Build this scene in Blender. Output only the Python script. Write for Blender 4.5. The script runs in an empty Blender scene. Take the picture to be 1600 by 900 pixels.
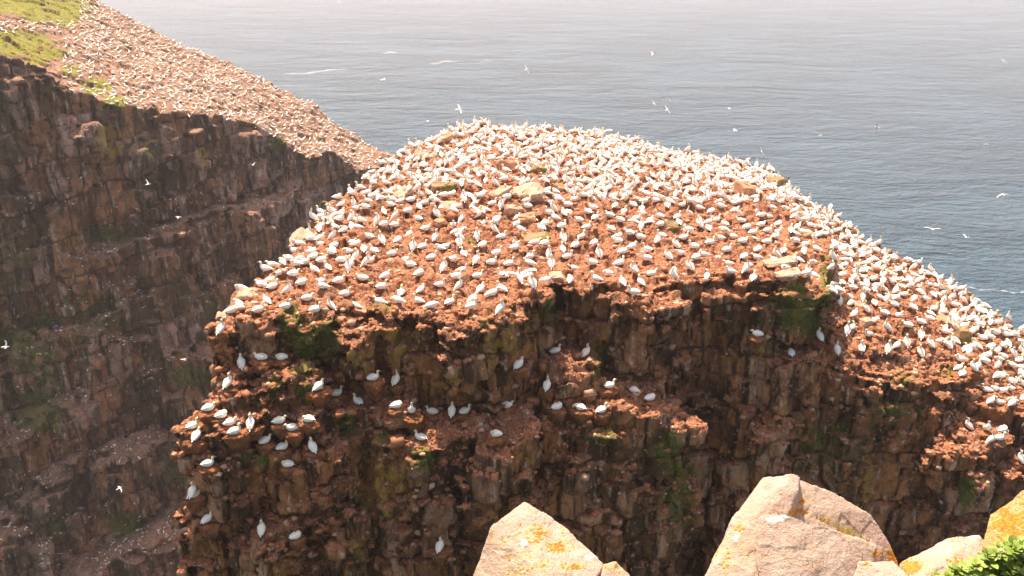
import bpy, bmesh, math, random
import numpy as np
from mathutils import Vector, Matrix
from mathutils.bvhtree import BVHTree
from mathutils.geometry import delaunay_2d_cdt

R = math.radians
C = bpy.context.scene.collection
sc = bpy.context.scene

# ------------------------------------------------------------------ camera, sky, sun, exposure
F = 1400.0
PITCH = R(22.0)
SEA = -105.0
cam_d = bpy.data.cameras.new('camera')
cam_d.sensor_width = 36.0
cam_d.lens = 36.0 * F / 1600.0
cam_d.clip_start = 0.05
cam_d.clip_end = 60000
cam = bpy.data.objects.new('camera', cam_d)
C.objects.link(cam)
cam.location = (0, 0, 0)
cam.rotation_euler = (math.pi / 2 - PITCH, 0, 0)
sc.camera = cam

SUN_AZ = R(-24.0)      # measured from +Y, negative is to the left of the view
SUN_EL = R(65.0)
world = bpy.data.worlds.new('World')
sc.world = world
world.use_nodes = True
wn = world.node_tree
wn.nodes.clear()
wo = wn.nodes.new('ShaderNodeOutputWorld')
wb = wn.nodes.new('ShaderNodeBackground')
ws = wn.nodes.new('ShaderNodeTexSky')
ws.sky_type = 'NISHITA'
ws.sun_disc = False
ws.sun_elevation = SUN_EL
ws.sun_rotation = SUN_AZ
ws.altitude = 100
ws.air_density = 1.0
ws.dust_density = 3.0
ws.ozone_density = 1.0
wb.inputs['Strength'].default_value = 0.15
wt = wn.nodes.new('ShaderNodeMix'); wt.data_type = 'RGBA'; wt.blend_type = 'MULTIPLY'
wt.inputs[0].default_value = 1.0; wt.inputs[7].default_value = (1.0, 0.84, 0.70, 1)
wn.links.new(ws.outputs[0], wt.inputs[6])
wn.links.new(wt.outputs[2], wb.inputs[0])
wn.links.new(wb.outputs[0], wo.inputs[0])

sun_d = bpy.data.lights.new('sun', 'SUN')
sun_d.energy = 4.6
sun_d.angle = R(0.6)
sun_d.color = (1.0, 0.845, 0.69)
sun = bpy.data.objects.new('sun', sun_d)
C.objects.link(sun)
sdir = Vector((math.sin(SUN_AZ) * math.cos(SUN_EL), math.cos(SUN_AZ) * math.cos(SUN_EL), math.sin(SUN_EL)))
sun.rotation_euler = (-sdir).to_track_quat('-Z', 'Y').to_euler()

sc.view_settings.view_transform = 'Standard'
sc.view_settings.look = 'None'
sc.view_settings.gamma = 1
sc.view_settings.use_curve_mapping = False
sc.view_settings.exposure = 1.25
sc.cycles.use_denoising = True
sc.cycles.max_bounces = 6
sc.cycles.diffuse_bounces = 3
sc.cycles.glossy_bounces = 2
sc.cycles.volume_bounces = 1
sc.cycles.sample_clamp_indirect = 4

rnd = random.Random(11)
nr = np.random.RandomState(5)

# ------------------------------------------------------------------ pixel <-> world
cP, sP = math.cos(PITCH), math.sin(PITCH)
def ray(px, py):
    a = (px - 800.0) / F
    b = (450.0 - py) / F
    return Vector((a, cP + b * sP, -sP + b * cP))
def W(px, py, D):
    r = ray(px, py)
    return r * (D / r.y)
def to_px(P):
    """numpy (n,3) world -> px, py, depth"""
    x = P[:, 0]
    d = P[:, 1] * cP - P[:, 2] * sP
    u = P[:, 1] * sP + P[:, 2] * cP
    d = np.where(d < 0.01, 0.01, d)
    return 800 + F * x / d, 450 - F * u / d, d

# ------------------------------------------------------------------ numpy noise
def _h(ix, iy, iz, s):
    a = (ix.astype(np.int64) * 73856093) ^ (iy.astype(np.int64) * 19349663) ^ (iz.astype(np.int64) * 83492791) ^ (s * 2654435761)
    a = a & 0xffffffff
    a = ((a ^ (a >> 16)) * 0x45d9f3b) & 0xffffffff
    a = ((a ^ (a >> 16)) * 0x45d9f3b) & 0xffffffff
    a = a ^ (a >> 16)
    return (a & 0xffffff).astype(np.float64) / float(0xffffff)
def vnoise(p, s=0):
    i = np.floor(p)
    f = p - i
    f = f * f * (3 - 2 * f)
    i = i.astype(np.int64)
    out = 0
    for dx in (0, 1):
        wx = f[:, 0] if dx else 1 - f[:, 0]
        for dy in (0, 1):
            wy = f[:, 1] if dy else 1 - f[:, 1]
            for dz in (0, 1):
                wz = f[:, 2] if dz else 1 - f[:, 2]
                out = out + wx * wy * wz * _h(i[:, 0] + dx, i[:, 1] + dy, i[:, 2] + dz, s)
    return out * 2 - 1
def fbm(p, s=0, o=4, g=0.5):
    a, t, out = 1.0, 0, 0
    for k in range(o):
        out = out + a * vnoise(p * (2 ** k) + 13.7 * k, s + k)
        t += a
        a *= g
    return out / t
def worley(p, s=0):
    """value of the nearest cell, F2-F1"""
    i = np.floor(p).astype(np.int64)
    n = len(p)
    f1 = np.full(n, 9.0); f2 = np.full(n, 9.0); val = np.zeros(n)
    for dx in (-1, 0, 1):
        for dy in (-1, 0, 1):
            for dz in (-1, 0, 1):
                cx, cy, cz = i[:, 0] + dx, i[:, 1] + dy, i[:, 2] + dz
                ox = _h(cx, cy, cz, s + 1) * .8 + .1; oy = _h(cx, cy, cz, s + 2) * .8 + .1; oz = _h(cx, cy, cz, s + 3) * .8 + .1
                d = np.sqrt((cx + ox - p[:, 0]) ** 2 + (cy + oy - p[:, 1]) ** 2 + (cz + oz - p[:, 2]) ** 2)
                v = _h(cx, cy, cz, s + 4)
                near = d < f1
                f2 = np.where(near, f1, np.minimum(f2, d))
                val = np.where(near, v, val)
                f1 = np.where(near, d, f1)
    return val * 2 - 1, f2 - f1
def bricks(p, size, rot, dip, s=0):
    """jointed, bedded rock: value of a block and the distance to its joint (m)"""
    c, q = math.cos(rot), math.sin(rot)
    x = p[:, 0] * c + p[:, 1] * q
    y = -p[:, 0] * q + p[:, 1] * c
    z = p[:, 2] - dip * p[:, 0]
    z = z / size[2]
    k = np.floor(z).astype(np.int64)
    zero = np.zeros_like(k)
    x = x / size[0] + _h(k, zero, zero, s) * 7
    y = y / size[1] + _h(k, zero, zero, s + 1) * 7
    i = np.floor(x).astype(np.int64)
    j = np.floor(y).astype(np.int64)
    v = _h(i, j, k, s + 2) * 2 - 1
    fx, fy, fz = x - i, y - j, z - k
    e = np.minimum(np.minimum(fx, 1 - fx) * size[0], np.minimum(np.minimum(fy, 1 - fy) * size[1], np.minimum(fz, 1 - fz) * size[2]))
    return v, e

# ------------------------------------------------------------------ object helpers
def tag(o, label=None, cat=None, group=None, kind=None):
    if label: o['label'] = label
    if cat: o['category'] = cat
    if group: o['group'] = group
    if kind: o['kind'] = kind
    return o
def link(name, me, mats=(), parent=None):
    o = bpy.data.objects.new(name, me)
    C.objects.link(o)
    for m in mats: me.materials.append(m)
    if parent: o.parent = parent
    return o
def np_mesh(name, V, Fq, smooth=False, mat_idx=None):
    """V (n,3), Fq (m,k) with one k"""
    me = bpy.data.meshes.new(name)
    V = np.asarray(V, dtype=np.float32); Fq = np.asarray(Fq, dtype=np.int32)
    k = Fq.shape[1]
    me.vertices.add(len(V)); me.vertices.foreach_set('co', V.ravel())
    me.loops.add(Fq.size); me.loops.foreach_set('vertex_index', Fq.ravel())
    me.polygons.add(len(Fq)); me.polygons.foreach_set('loop_start', np.arange(0, Fq.size, k, dtype=np.int32))
    if mat_idx is not None: me.polygons.foreach_set('material_index', np.asarray(mat_idx, dtype=np.int32))
    if smooth: me.polygons.foreach_set('use_smooth', np.ones(len(Fq), dtype=bool))
    me.update(calc_edges=True)
    return me
def get_v(me):
    a = np.empty(len(me.vertices) * 3, dtype=np.float32); me.vertices.foreach_get('co', a)
    return a.reshape(-1, 3).astype(np.float64)
def set_v(me, V):
    me.vertices.foreach_set('co', np.asarray(V, dtype=np.float32).ravel()); me.update()
def get_n(me):
    a = np.empty(len(me.vertices) * 3, dtype=np.float32); me.vertex_normals.foreach_get('vector', a)
    return a.reshape(-1, 3).astype(np.float64)
def attr(me, name, val):
    a = me.attributes.new(name, 'FLOAT', 'POINT')
    a.data.foreach_set('value', np.asarray(val, dtype=np.float32))

# ------------------------------------------------------------------ material helpers
class NT:
    def __init__(s, name):
        s.m = bpy.data.materials.new(name); s.m.use_nodes = True
        s.t = s.m.node_tree; s.t.nodes.clear()
        s.out = s.n('ShaderNodeOutputMaterial')
        s.b = s.n('ShaderNodeBsdfPrincipled')
        s.l(s.b.outputs[0], s.out.inputs[0])
        s.geo = s.n('ShaderNodeTexCoord')
        s.obj = s.geo.outputs['Object']
    def n(s, t): return s.t.nodes.new(t)
    def l(s, a, b): s.t.links.new(a, b)
    def put(s, sock, v):
        if hasattr(v, 'links'): s.l(v, sock)
        else: sock.default_value = v
    def noise(s, scale=1.0, vec=(1, 1, 1), detail=4, rough=0.55, off=(0, 0, 0), dist=0.0, typ='FBM'):
        mp = s.n('ShaderNodeMapping'); mp.inputs['Scale'].default_value = vec; mp.inputs['Location'].default_value = off
        s.l(s.obj, mp.inputs[0])
        t = s.n('ShaderNodeTexNoise'); t.inputs['Scale'].default_value = scale; t.inputs['Detail'].default_value = detail
        t.inputs['Roughness'].default_value = rough; t.inputs['Distortion'].default_value = dist
        s.l(mp.outputs[0], t.inputs['Vector'])
        return t.outputs[0]
    def voro(s, scale=1.0, vec=(1, 1, 1), feature='F1', out='Distance', off=(0, 0, 0)):
        mp = s.n('ShaderNodeMapping'); mp.inputs['Scale'].default_value = vec; mp.inputs['Location'].default_value = off
        s.l(s.obj, mp.inputs[0])
        t = s.n('ShaderNodeTexVoronoi'); t.feature = feature; t.inputs['Scale'].default_value = scale
        s.l(mp.outputs[0], t.inputs['Vector'])
        return t.outputs[out]
    def ss(s, v, a, b, lo=0.0, hi=1.0):
        t = s.n('ShaderNodeMapRange'); t.interpolation_type = 'SMOOTHSTEP'
        s.put(t.inputs['Value'], v); t.inputs['From Min'].default_value = a; t.inputs['From Max'].default_value = b
        t.inputs['To Min'].default_value = lo; t.inputs['To Max'].default_value = hi
        return t.outputs[0]
    def mix(s, f, a, b):
        t = s.n('ShaderNodeMix'); t.data_type = 'RGBA'
        s.put(t.inputs[0], f)
        s.put(t.inputs[6], (*a, 1) if isinstance(a, tuple) and len(a) == 3 else a)
        s.put(t.inputs[7], (*b, 1) if isinstance(b, tuple) and len(b) == 3 else b)
        return t.outputs[2]
    def math(s, op, a, b=0.0):
        t = s.n('ShaderNodeMath'); t.operation = op
        s.put(t.inputs[0], a); s.put(t.inputs[1], b)
        return t.outputs[0]
    def attr(s, name):
        t = s.n('ShaderNodeAttribute'); t.attribute_name = name
        return t.outputs['Fac']
    def nz(s):
        g = s.n('ShaderNodeNewGeometry'); x = s.n('ShaderNodeSeparateXYZ'); s.l(g.outputs['Normal'], x.inputs[0])
        return x.outputs[2]
    def bump(s, h, strength=0.5, dist=0.1, normal=None):
        t = s.n('ShaderNodeBump'); t.inputs['Strength'].default_value = strength; t.inputs['Distance'].default_value = dist
        s.l(h, t.inputs['Height'])
        if normal is not None: s.l(normal, t.inputs['Normal'])
        return t.outputs[0]
    def fin(s, col, rough=0.9, normal=None, spec=0.25):
        s.put(s.b.inputs['Base Color'], (*col, 1) if isinstance(col, tuple) and len(col) == 3 else col)
        s.put(s.b.inputs['Roughness'], rough)
        s.b.inputs['Specular IOR Level'].default_value = spec
        if normal is not None: s.l(normal, s.b.inputs['Normal'])
        return s.m

def flat_mat(name, col, rough=0.8, spec=0.2, var=0.12, scale=14):
    t = NT(name)
    n = t.noise(scale, detail=3)
    d = tuple(c * (1 - 2 * var) for c in col); e = tuple(min(1, c * (1 + var)) for c in col)
    return t.fin(t.mix(t.ss(n, 0.3, 0.7), d, e), rough, None, spec)

# ------------------------------------------------------------------ rock materials
def cliff_mat(name, earth=(0.33, 0.128, 0.062), pal=None, s=1.0, dip=0.0, dusty=0.0):
    t = NT(name)
    p = pal or dict(a=(0.20, 0.088, 0.036), b=(0.42, 0.18, 0.070), c=(0.47, 0.275, 0.17), d=(0.060, 0.032, 0.015))
    big = t.noise(0.22 * s, (1, 1, 0.5), 3, off=(3, 1, 2))
    blocks = t.voro(0.62 * s, (1, 1, 0.55), 'F1', 'Color')
    sepb = t.n('ShaderNodeSeparateColor'); t.l(blocks, sepb.inputs[0])
    mid = t.noise(1.6 * s, (1, 1, 0.6), 5, 0.62)
    fine = t.noise(7 * s, (1, 1, 1), 5, 0.65)
    streak = t.noise(1.3 * s, (1, 1, 0.16), 4, 0.6, off=(7, 2, 0))
    streak2 = t.noise(2.8 * s, (1, 1, 0.10), 4, 0.6, off=(1, 9, 4))
    strata = t.noise(1.3 * s, (0.10, 0.10, 1.5), 4, 0.6, off=(0, 4, 6))
    col = t.mix(t.ss(mid, 0.36, 0.62), p['a'], p['b'])
    bv = t.attr('blockv'); bw = t.attr('blockw')
    col = t.mix(t.ss(bv, 0.35, 0.75, 0, 0.75), col, p['c'])
    col = t.mix(t.ss(bw, 0.3, 0.8, 0, 0.6), col, p['b'])
    col = t.mix(t.ss(bv, -0.45, -0.85, 0, 0.7), col, p['d'])
    col = t.mix(t.ss(sepb.outputs[1], 0.7, 0.95, 0, 0.5), col, p['d'])
    col = t.mix(t.ss(big, 0.53, 0.68, 0, 0.75), col, p['d'])  # broad dark zones, wall shadow painted into the rock colour
    col = t.mix(t.ss(strata, 0.56, 0.66, 0, 0.6), col, p['a'])
    col = t.mix(t.ss(streak, 0.52, 0.62, 0, 0.9), col, p['d'])
    shade_pocket = t.noise(0.5 * s, (1, 1, 0.35), 4, 0.6, off=(17, 3, 9))
    col = t.mix(t.ss(shade_pocket, 0.52, 0.62, 0, 0.75), col, p['d'])  # shadow pockets of the wall, painted as darker rock colour
    gu = t.math('MULTIPLY', t.ss(streak2, 0.56, 0.66), t.ss(mid, 0.38, 0.6))
    col = t.mix(t.math('MULTIPLY', gu, 0.8), col, (0.56, 0.44, 0.37))
    ochre = t.math('MULTIPLY', t.ss(streak, 0.42, 0.3), t.ss(big, 0.5, 0.38))
    col = t.mix(t.math('MULTIPLY', ochre, 0.7), col, (0.29, 0.16, 0.045))
    col = t.mix(t.math('MULTIPLY', t.ss(t.attr('joint'), 0.35, 0.8), 0.8), col, tuple(c * 0.5 for c in p['d']))
    # moss painted at its places, broken by noise
    moss = t.attr('moss')
    mn = t.noise(2.6 * s, (1, 1, 0.5), 5, 0.65, off=(5, 5, 5))
    mm = t.ss(t.math('ADD', moss, t.math('MULTIPLY', t.math('SUBTRACT', mn, 0.5), 2.2)), 0.36, 0.62)
    mcol = t.mix(t.ss(fine, 0.35, 0.7), (0.045, 0.060, 0.012), (0.15, 0.165, 0.02))
    col = t.mix(t.math('MULTIPLY', mm, 0.88), col, mcol)
    yel = t.attr('ochre')
    ym = t.ss(t.math('ADD', yel, t.math('MULTIPLY', t.math('SUBTRACT', mn, 0.5), 2.4)), 0.42, 0.80)
    col = t.mix(t.math('MULTIPLY', ym, 0.8), col, (0.36, 0.22, 0.04))
    # trodden earth and dust on everything that lies flat
    nz = t.nz()
    em = t.ss(t.math('ADD', nz, t.math('MULTIPLY', t.math('SUBTRACT', mid, 0.5), 0.5)), 0.42, 0.74)
    e2 = tuple(c * 0.58 for c in earth); e3 = (min(1, earth[0] * 1.25), earth[1] * 1.75, earth[2] * 2.1)
    ec = t.mix(t.ss(mid, 0.38, 0.6), e2, earth)
    ec = t.mix(t.ss(fine, 0.48, 0.66, 0, 0.85), ec, e3)
    spk = t.noise(11 * s, (1, 1, 1), 3, 0.7, off=(2, 2, 8))
    ec = t.mix(t.ss(spk, 0.60, 0.70, 0, 0.55 + dusty), ec, (0.62, 0.46, 0.38))
    mud = t.noise(0.5 * s, (1, 1, 1), 5, 0.7, off=(12, 2, 1))
    ec = t.mix(t.ss(mud, 0.52, 0.62, 0, 0.65), ec, (0.17, 0.09, 0.052))
    wsh = t.noise(1.1 * s, (1, 1, 1), 6, 0.75, off=(31, 8, 1))
    ec = t.mix(t.ss(wsh, 0.58, 0.66, 0, 0.6), ec, (0.58, 0.42, 0.33))
    ec = t.mix(t.math('MULTIPLY', t.ss(t.math('ADD', moss, t.math('SUBTRACT', mn, 0.5)), 0.45, 0.6), 0.75), ec, (0.16, 0.14, 0.03))
    grass = t.attr('grass')
    gm = t.ss(t.math('ADD', grass, t.math('MULTIPLY', t.math('SUBTRACT', mid, 0.5), 1.2)), 0.4, 0.6)
    ec = t.mix(gm, ec, t.mix(t.ss(fine, 0.35, 0.65), (0.10, 0.11, 0.014), (0.25, 0.215, 0.03)))
    col = t.mix(em, col, ec)
    hb = t.math('ADD', t.math('MULTIPLY', mid, 0.7), t.math('MULTIPLY', fine, 0.5))
    cr = t.voro(1.7 * s, (1, 1, 0.5), 'DISTANCE_TO_EDGE')
    hb = t.math('ADD', hb, t.math('MULTIPLY', t.ss(cr, 0.0, 0.06), 0.35))
    nrm = t.bump(hb, 0.75, 0.22 / s)
    return t.fin(col, 0.92, nrm, 0.2)

M = {}
M['stack'] = cliff_mat('stack_sandstone')
M['headland'] = cliff_mat('headland_sandstone', (0.27, 0.14, 0.085), dict(a=(0.22, 0.105, 0.050), b=(0.40, 0.185, 0.082), c=(0.48, 0.31, 0.235), d=(0.085, 0.055, 0.028)), 0.55, dusty=0.25)

def slab_mat(name, a, b, moss=0.0):
    t = NT(name)
    n1 = t.noise(1.3, (1, 1, 1), 5, 0.6); n2 = t.noise(7, (1, 1, 1), 4, 0.65)
    col = t.mix(t.ss(n1, 0.35, 0.65), a, b)
    col = t.mix(t.ss(n2, 0.55, 0.7, 0, 0.6), col, tuple(c * 0.6 for c in a))
    if moss: col = t.mix(t.ss(n1, 0.62 - moss * 0.3, 0.72 - moss * 0.3), col, (0.15, 0.13, 0.03))
    nrm = t.bump(t.math('ADD', n1, t.math('MULTIPLY', n2, 0.4)), 0.5, 0.12)
    return t.fin(col, 0.9, nrm, 0.2)
M['slab_pale'] = slab_mat('pale_sandstone', (0.40, 0.23, 0.15), (0.52, 0.35, 0.25))
M['slab_red'] = slab_mat('red_sandstone', (0.38, 0.18, 0.10), (0.50, 0.27, 0.16))
M['slab_moss'] = slab_mat('mossy_sandstone', (0.32, 0.18, 0.10), (0.40, 0.25, 0.15), 0.55)

def nest_mat():
    t = NT('nest_of_weed_and_earth')
    n1 = t.noise(5, (1, 1, 1), 5, 0.7); n2 = t.noise(20, (1, 1, 1), 4, 0.7)
    col = t.mix(t.ss(n1, 0.35, 0.65), (0.22, 0.08, 0.035), (0.42, 0.17, 0.075))
    col = t.mix(t.ss(n2, 0.55, 0.7, 0, 0.6), col, (0.6, 0.36, 0.22))
    nz = t.nz()
    mo = t.math('MULTIPLY', t.ss(nz, 0.45, 0.05), t.ss(n1, 0.5, 0.6))
    col = t.mix(t.math('MULTIPLY', mo, 0.85), col, (0.10, 0.10, 0.015))
    return t.fin(col, 0.95, t.bump(t.math('ADD', n1, n2), 0.8, 0.12), 0.1)
M['nest'] = nest_mat()
def rubble_mat():
    t = NT('rubble_of_stone_and_earth')
    g = t.n('ShaderNodeNewGeometry')
    r = g.outputs['Random Per Island']
    col = t.mix(t.ss(r, 0.0, 0.6), (0.24, 0.09, 0.045), (0.38, 0.165, 0.085))
    col = t.mix(t.ss(r, 0.72, 0.95), col, (0.50, 0.33, 0.23))
    n = t.noise(6, (1, 1, 1), 4, 0.65)
    col = t.mix(t.ss(n, 0.5, 0.7, 0, 0.45), col, (0.26, 0.12, 0.06))
    return t.fin(col, 0.95, t.bump(n, 0.5, 0.1), 0.1)
M['rubble'] = rubble_mat()

# bird materials
M['plume'] = flat_mat('white_plumage', (0.88, 0.835, 0.75), 0.7, 0.2, 0.05, 9)
M['buff'] = flat_mat('buff_head_plumage', (0.80, 0.65, 0.40), 0.75, 0.2, 0.08)
M['black'] = flat_mat('black_wing_tip', (0.03, 0.026, 0.024), 0.7, 0.2, 0.1)
M['bill'] = flat_mat('grey_blue_bill', (0.30, 0.34, 0.38), 0.45, 0.3, 0.05)
BIRD_M = [M['plume'], M['buff'], M['black'], M['bill']]

# ------------------------------------------------------------------ solid building blocks for the rock
def prism(bm, pts, zb, inner=()):
    """closed block with a top through the given 3-D points and a flat bottom"""
    P = [Vector(p) for p in pts]
    n = len(P)
    A = P + [Vector(p) for p in inner]
    vs, _, fs, ov, _, _ = delaunay_2d_cdt([a.xy for a in A], [], [list(range(n))], 1, 1e-5)
    top = []
    for k, v in enumerate(vs):
        src = ov[k]
        z = A[src[0]].z if src else sum(a.z for a in A) / len(A)
        top.append(bm.verts.new((v.x, v.y, z)))
    bot = [bm.verts.new((v.x, v.y, zb)) for v in vs]
    edge = {}
    for f in fs:
        bm.faces.new([top[i] for i in f]); bm.faces.new([bot[i] for i in reversed(f)])
        for a, b in zip(f, f[1:] + f[:1]):
            if (b, a) in edge: del edge[(b, a)]
            else: edge[(a, b)] = 1
    for a, b in edge: bm.faces.new([top[b], top[a], bot[a], bot[b]])
def box(bm, c, size, yaw=0, pitch=0, roll=0, jit=0.12):
    m = Matrix.Translation(c) @ Matrix.Rotation(yaw, 4, 'Z') @ Matrix.Rotation(pitch, 4, 'X') @ Matrix.Rotation(roll, 4, 'Y')
    vs = []
    for x in (-1, 1):
        for y in (-1, 1):
            for z in (-1, 1):
                q = Vector((x * size[0] / 2, y * size[1] / 2, z * size[2] / 2))
                q = Vector([a * (1 + rnd.uniform(-jit, jit)) for a in q])
                vs.append(bm.verts.new(m @ q))
    for f in ((0, 1, 3, 2), (4, 6, 7, 5), (0, 4, 5, 1), (2, 3, 7, 6), (0, 2, 6, 4), (1, 5, 7, 3)):
        bm.faces.new([vs[i] for i in f])
def ledge(bm, front, deep, zb, rise=0.35, jit=0.22, out=0.0):
    front = [(a, b, c - out) for a, b, c in front]
    """front: (px,py,D) left to right; goes back 'deep' metres and rises a little"""
    pts = []
    for a, b in zip(front, front[1:]):
        n = max(1, int(abs(b[0] - a[0]) / 28))
        for k in range(n):
            t = k / n
            p = W(a[0] + (b[0] - a[0]) * t, a[1] + (b[1] - a[1]) * t, a[2] + (b[2] - a[2]) * t)
            pts.append(p + Vector((rnd.uniform(-jit, jit) * .5, rnd.uniform(-jit, jit), rnd.uniform(-jit, jit) * .6)))
    pts.append(W(*front[-1]))
    back = [Vector((p.x * (1 + 0.0), p.y + deep, p.z + rise)) for p in reversed((pts[0], pts[-1]))]
    prism(bm, pts + back, zb)
def crags(bm, n, xr, yr, sw, sh, sd, out, zmax=0.5, yawj=0.35, rim=None):
    """random joint blocks set into the walls"""
    bm.normal_update()
    tree = BVHTree.FromBMesh(bm)
    todo = []
    for _ in range(n * 3):
        if len(todo) >= n: break
        px, py = rnd.uniform(*xr), rnd.uniform(*yr)
        d = ray(px, py).normalized()
        h, nn, _, _ = tree.ray_cast(Vector((0, 0, 0)), d)
        if h is None or abs(nn.z) > zmax: continue
        if nn.dot(d) > 0: nn = -nn
        w = rnd.uniform(*sw); hh = rnd.uniform(*sh); dd = rnd.uniform(*sd); o = rnd.uniform(*out)
        c = h - nn * (dd / 2 - o)
        zt = -1e9
        for q in (0.4, 1.0):
            u = h - Vector((nn.x, nn.y, 0)) * q
            hu = tree.ray_cast(Vector((u.x, u.y, h.z + 9)), Vector((0, 0, -1)))[0]
            if hu is not None: zt = max(zt, hu.z)
        if zt > h.z and c.z + hh * .55 > zt - .12:
            hh = max(.25, (zt - .12 - (c.z - hh / 2)) * .85); c.z = zt - .12 - hh * .6
        if rim:
            bad = False
            for sx in (-.6, 0, .6):
                q = to_px(np.array([[c.x + sx * w, c.y, c.z + hh * .6]]))
                if q[1][0] < np.interp(q[0][0], [r_[0] for r_ in rim], [r_[1] for r_ in rim]) + 2: bad = True
            if bad: continue
        todo.append((c, (w, dd, hh), math.atan2(nn.y, nn.x) + math.pi / 2 + rnd.uniform(-yawj, yawj)))
    for c, s_, y in todo: box(bm, c, s_, y, rnd.uniform(-.06, .06), rnd.uniform(-.06, .06), 0.14)
def voxel(bm, size, name):
    bmesh.ops.recalc_face_normals(bm, faces=bm.faces)
    me = bpy.data.meshes.new(name); bm.to_mesh(me)
    o = bpy.data.objects.new(name, me); C.objects.link(o)
    m = o.modifiers.new('r', 'REMESH'); m.mode = 'VOXEL'; m.voxel_size = size; m.use_smooth_shade = True
    dg = bpy.context.evaluated_depsgraph_get()
    out = bpy.data.meshes.new_from_object(o.evaluated_get(dg))
    bpy.data.objects.remove(o); bpy.data.meshes.remove(me)
    out.name = name
    return out
def blobs(px, py, lst):
    v = np.zeros(len(px))
    for (x, y, rx, ry, a) in lst:
        v = np.maximum(v, a * np.exp(-(((px - x) / rx) ** 2 + ((py - y) / ry) ** 2)))
    return v

# ------------------------------------------------------------------ the sea stack
FRONT = [(345, 503, 41), (395, 490, 41), (445, 486, 41), (500, 490, 41), (560, 483, 42), (640, 494, 41.5), (700, 494, 41), (775, 498, 41),
         (815, 464, 43), (870, 442, 44.6), (930, 447, 44.8), (1000, 464, 43.8), (1060, 434, 46), (1120, 427, 46.5), (1180, 442, 46), (1240, 450, 45.5), (1290, 448, 46.5)]
BACK = [(1302, 400, 51.5), (1292, 360, 58), (1262, 330, 63), (1235, 303, 68), (1222, 290, 74), (1200, 266, 78), (1140, 250, 80), (1040, 240, 80), (940, 213, 80), (830, 205, 80),
        (745, 194, 78), (690, 214, 72), (640, 238, 67), (600, 260, 63), (560, 292, 58), (510, 318, 55), (480, 362, 50.5), (450, 402, 47), (375, 462, 43.5)]
INNER = [(820, 296, 58.5), (1000, 332, 56.5), (650, 352, 52.5), (900, 400, 48.5), (745, 215, 72), (1150, 300, 64), (560, 420, 46), (1180, 370, 54)]
bm = bmesh.new()
prism(bm, [W(*p) for p in FRONT + BACK], -50, [W(*p) for p in INNER])
LOBE_F = [(1270, 548, 47), (1330, 574, 46), (1400, 590, 45.8), (1455, 598, 46), (1488, 596, 46.4), (1496, 560, 48.8), (1506, 560, 48.8), (1516, 622, 46.4), (1560, 640, 45.5), (1600, 655, 45), (1700, 690, 45), (1850, 740, 46)]
LOBE_B = [(1830, 660, 54), (1700, 583, 52), (1600, 521, 55), (1500, 458, 59.5), (1420, 413, 63), (1350, 378, 66), (1300, 334, 70), (1235, 300, 73), (1210, 330, 66), (1230, 470, 50)]
prism(bm, [W(*p) for p in LOBE_F + LOBE_B], -50)
def rim_blocks(rim, n, wd, out, drop, hh):
    P = [W(*p) for p in rim]
    for _ in range(n):
        k = rnd.randrange(len(P) - 1); t_ = rnd.random()
        p = P[k].lerp(P[k + 1], t_); tan = (P[k + 1] - P[k])
        nrm = Vector((tan.y, -tan.x, 0)).normalized()
        w = rnd.uniform(*wd); o = rnd.uniform(*out); h = rnd.uniform(*hh)
        c = p + nrm * (o - w * .5); c.z = p.z - rnd.uniform(*drop) - h / 2
        box(bm, c, (rnd.uniform(*wd), w, h), math.atan2(tan.y, tan.x) + rnd.uniform(-.5, .5), rnd.uniform(-.1, .1), rnd.uniform(-.12, .12), .15)
rim_blocks(FRONT, 90, (.6, 1.7), (.0, .75), (-.12, .9), (.6, 3.2))
rim_blocks(LOBE_F[:8], 40, (.6, 1.5), (.0, .6), (-.05, .8), (.6, 3.0))
# terraces and buttresses stepping down the front
ledge(bm, [(343, 585, 40.2), (400, 582, 40.0), (486, 585, 40.4)], 4, -50, out=1.0)
ledge(bm, [(335, 620, 39.6), (362, 622, 39.4), (395, 620, 39.6)], 4, -26.0, out=1.0)
ledge(bm, [(440, 625, 39.8), (485, 630, 39.6)], 4, -50, out=1.0)
ledge(bm, [(302, 690, 39.2), (350, 700, 38.8), (420, 705, 38.6), (480, 700, 38.6), (525, 690, 39.0)], 5, -50, 0.5, out=1.0)
ledge(bm, [(308, 745, 38.2), (360, 742, 38.0)], 4, -50, out=1.0)
ledge(bm, [(425, 740, 38.1), (500, 742, 38.2)], 4, -28.6, out=1.0)
ledge(bm, [(285, 800, 37.8), (318, 822, 37.5), (345, 838, 37.4)], 5, -50, out=1.0)
ledge(bm, [(280, 880, 37.0), (330, 890, 37.0)], 5, -50, out=1.0)
ledge(bm, [(385, 850, 37.4), (430, 852, 37.3)], 4, -50, out=1.0)
ledge(bm, [(435, 860, 37.6), (485, 858, 37.7)], 4, -50, out=1.0)
ledge(bm, [(480, 632, 40.6), (560, 642, 40.2), (645, 640, 40.4)], 5, -50, 0.7, out=1.0)
ledge(bm, [(592, 680, 39.7), (640, 700, 39.2), (720, 690, 39.5), (800, 690, 39.6), (835, 670, 40.3)], 4, -50, 0.5, out=1.0)
ledge(bm, [(645, 712, 38.8), (690, 712, 38.9)], 3, -50, out=1.0)
ledge(bm, [(752, 705, 39.0), (805, 705, 39.2)], 3, -50, out=1.0)
ledge(bm, [(845, 578, 43.2), (935, 574, 43.2)], 4, -50, 0.3, out=1.0)
ledge(bm, [(935, 632, 42.4), (985, 632, 42.2), (1040, 640, 42.4)], 4, -50, 0.4, out=1.0)
ledge(bm, [(845, 668, 41.4), (920, 682, 41.0), (970, 678, 41.4), (1050, 690, 42.0)], 4, -50, 0.5, out=1.0)
ledge(bm, [(660, 868, 38.4), (705, 870, 38.4)], 3, -50, out=1.0)
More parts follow.
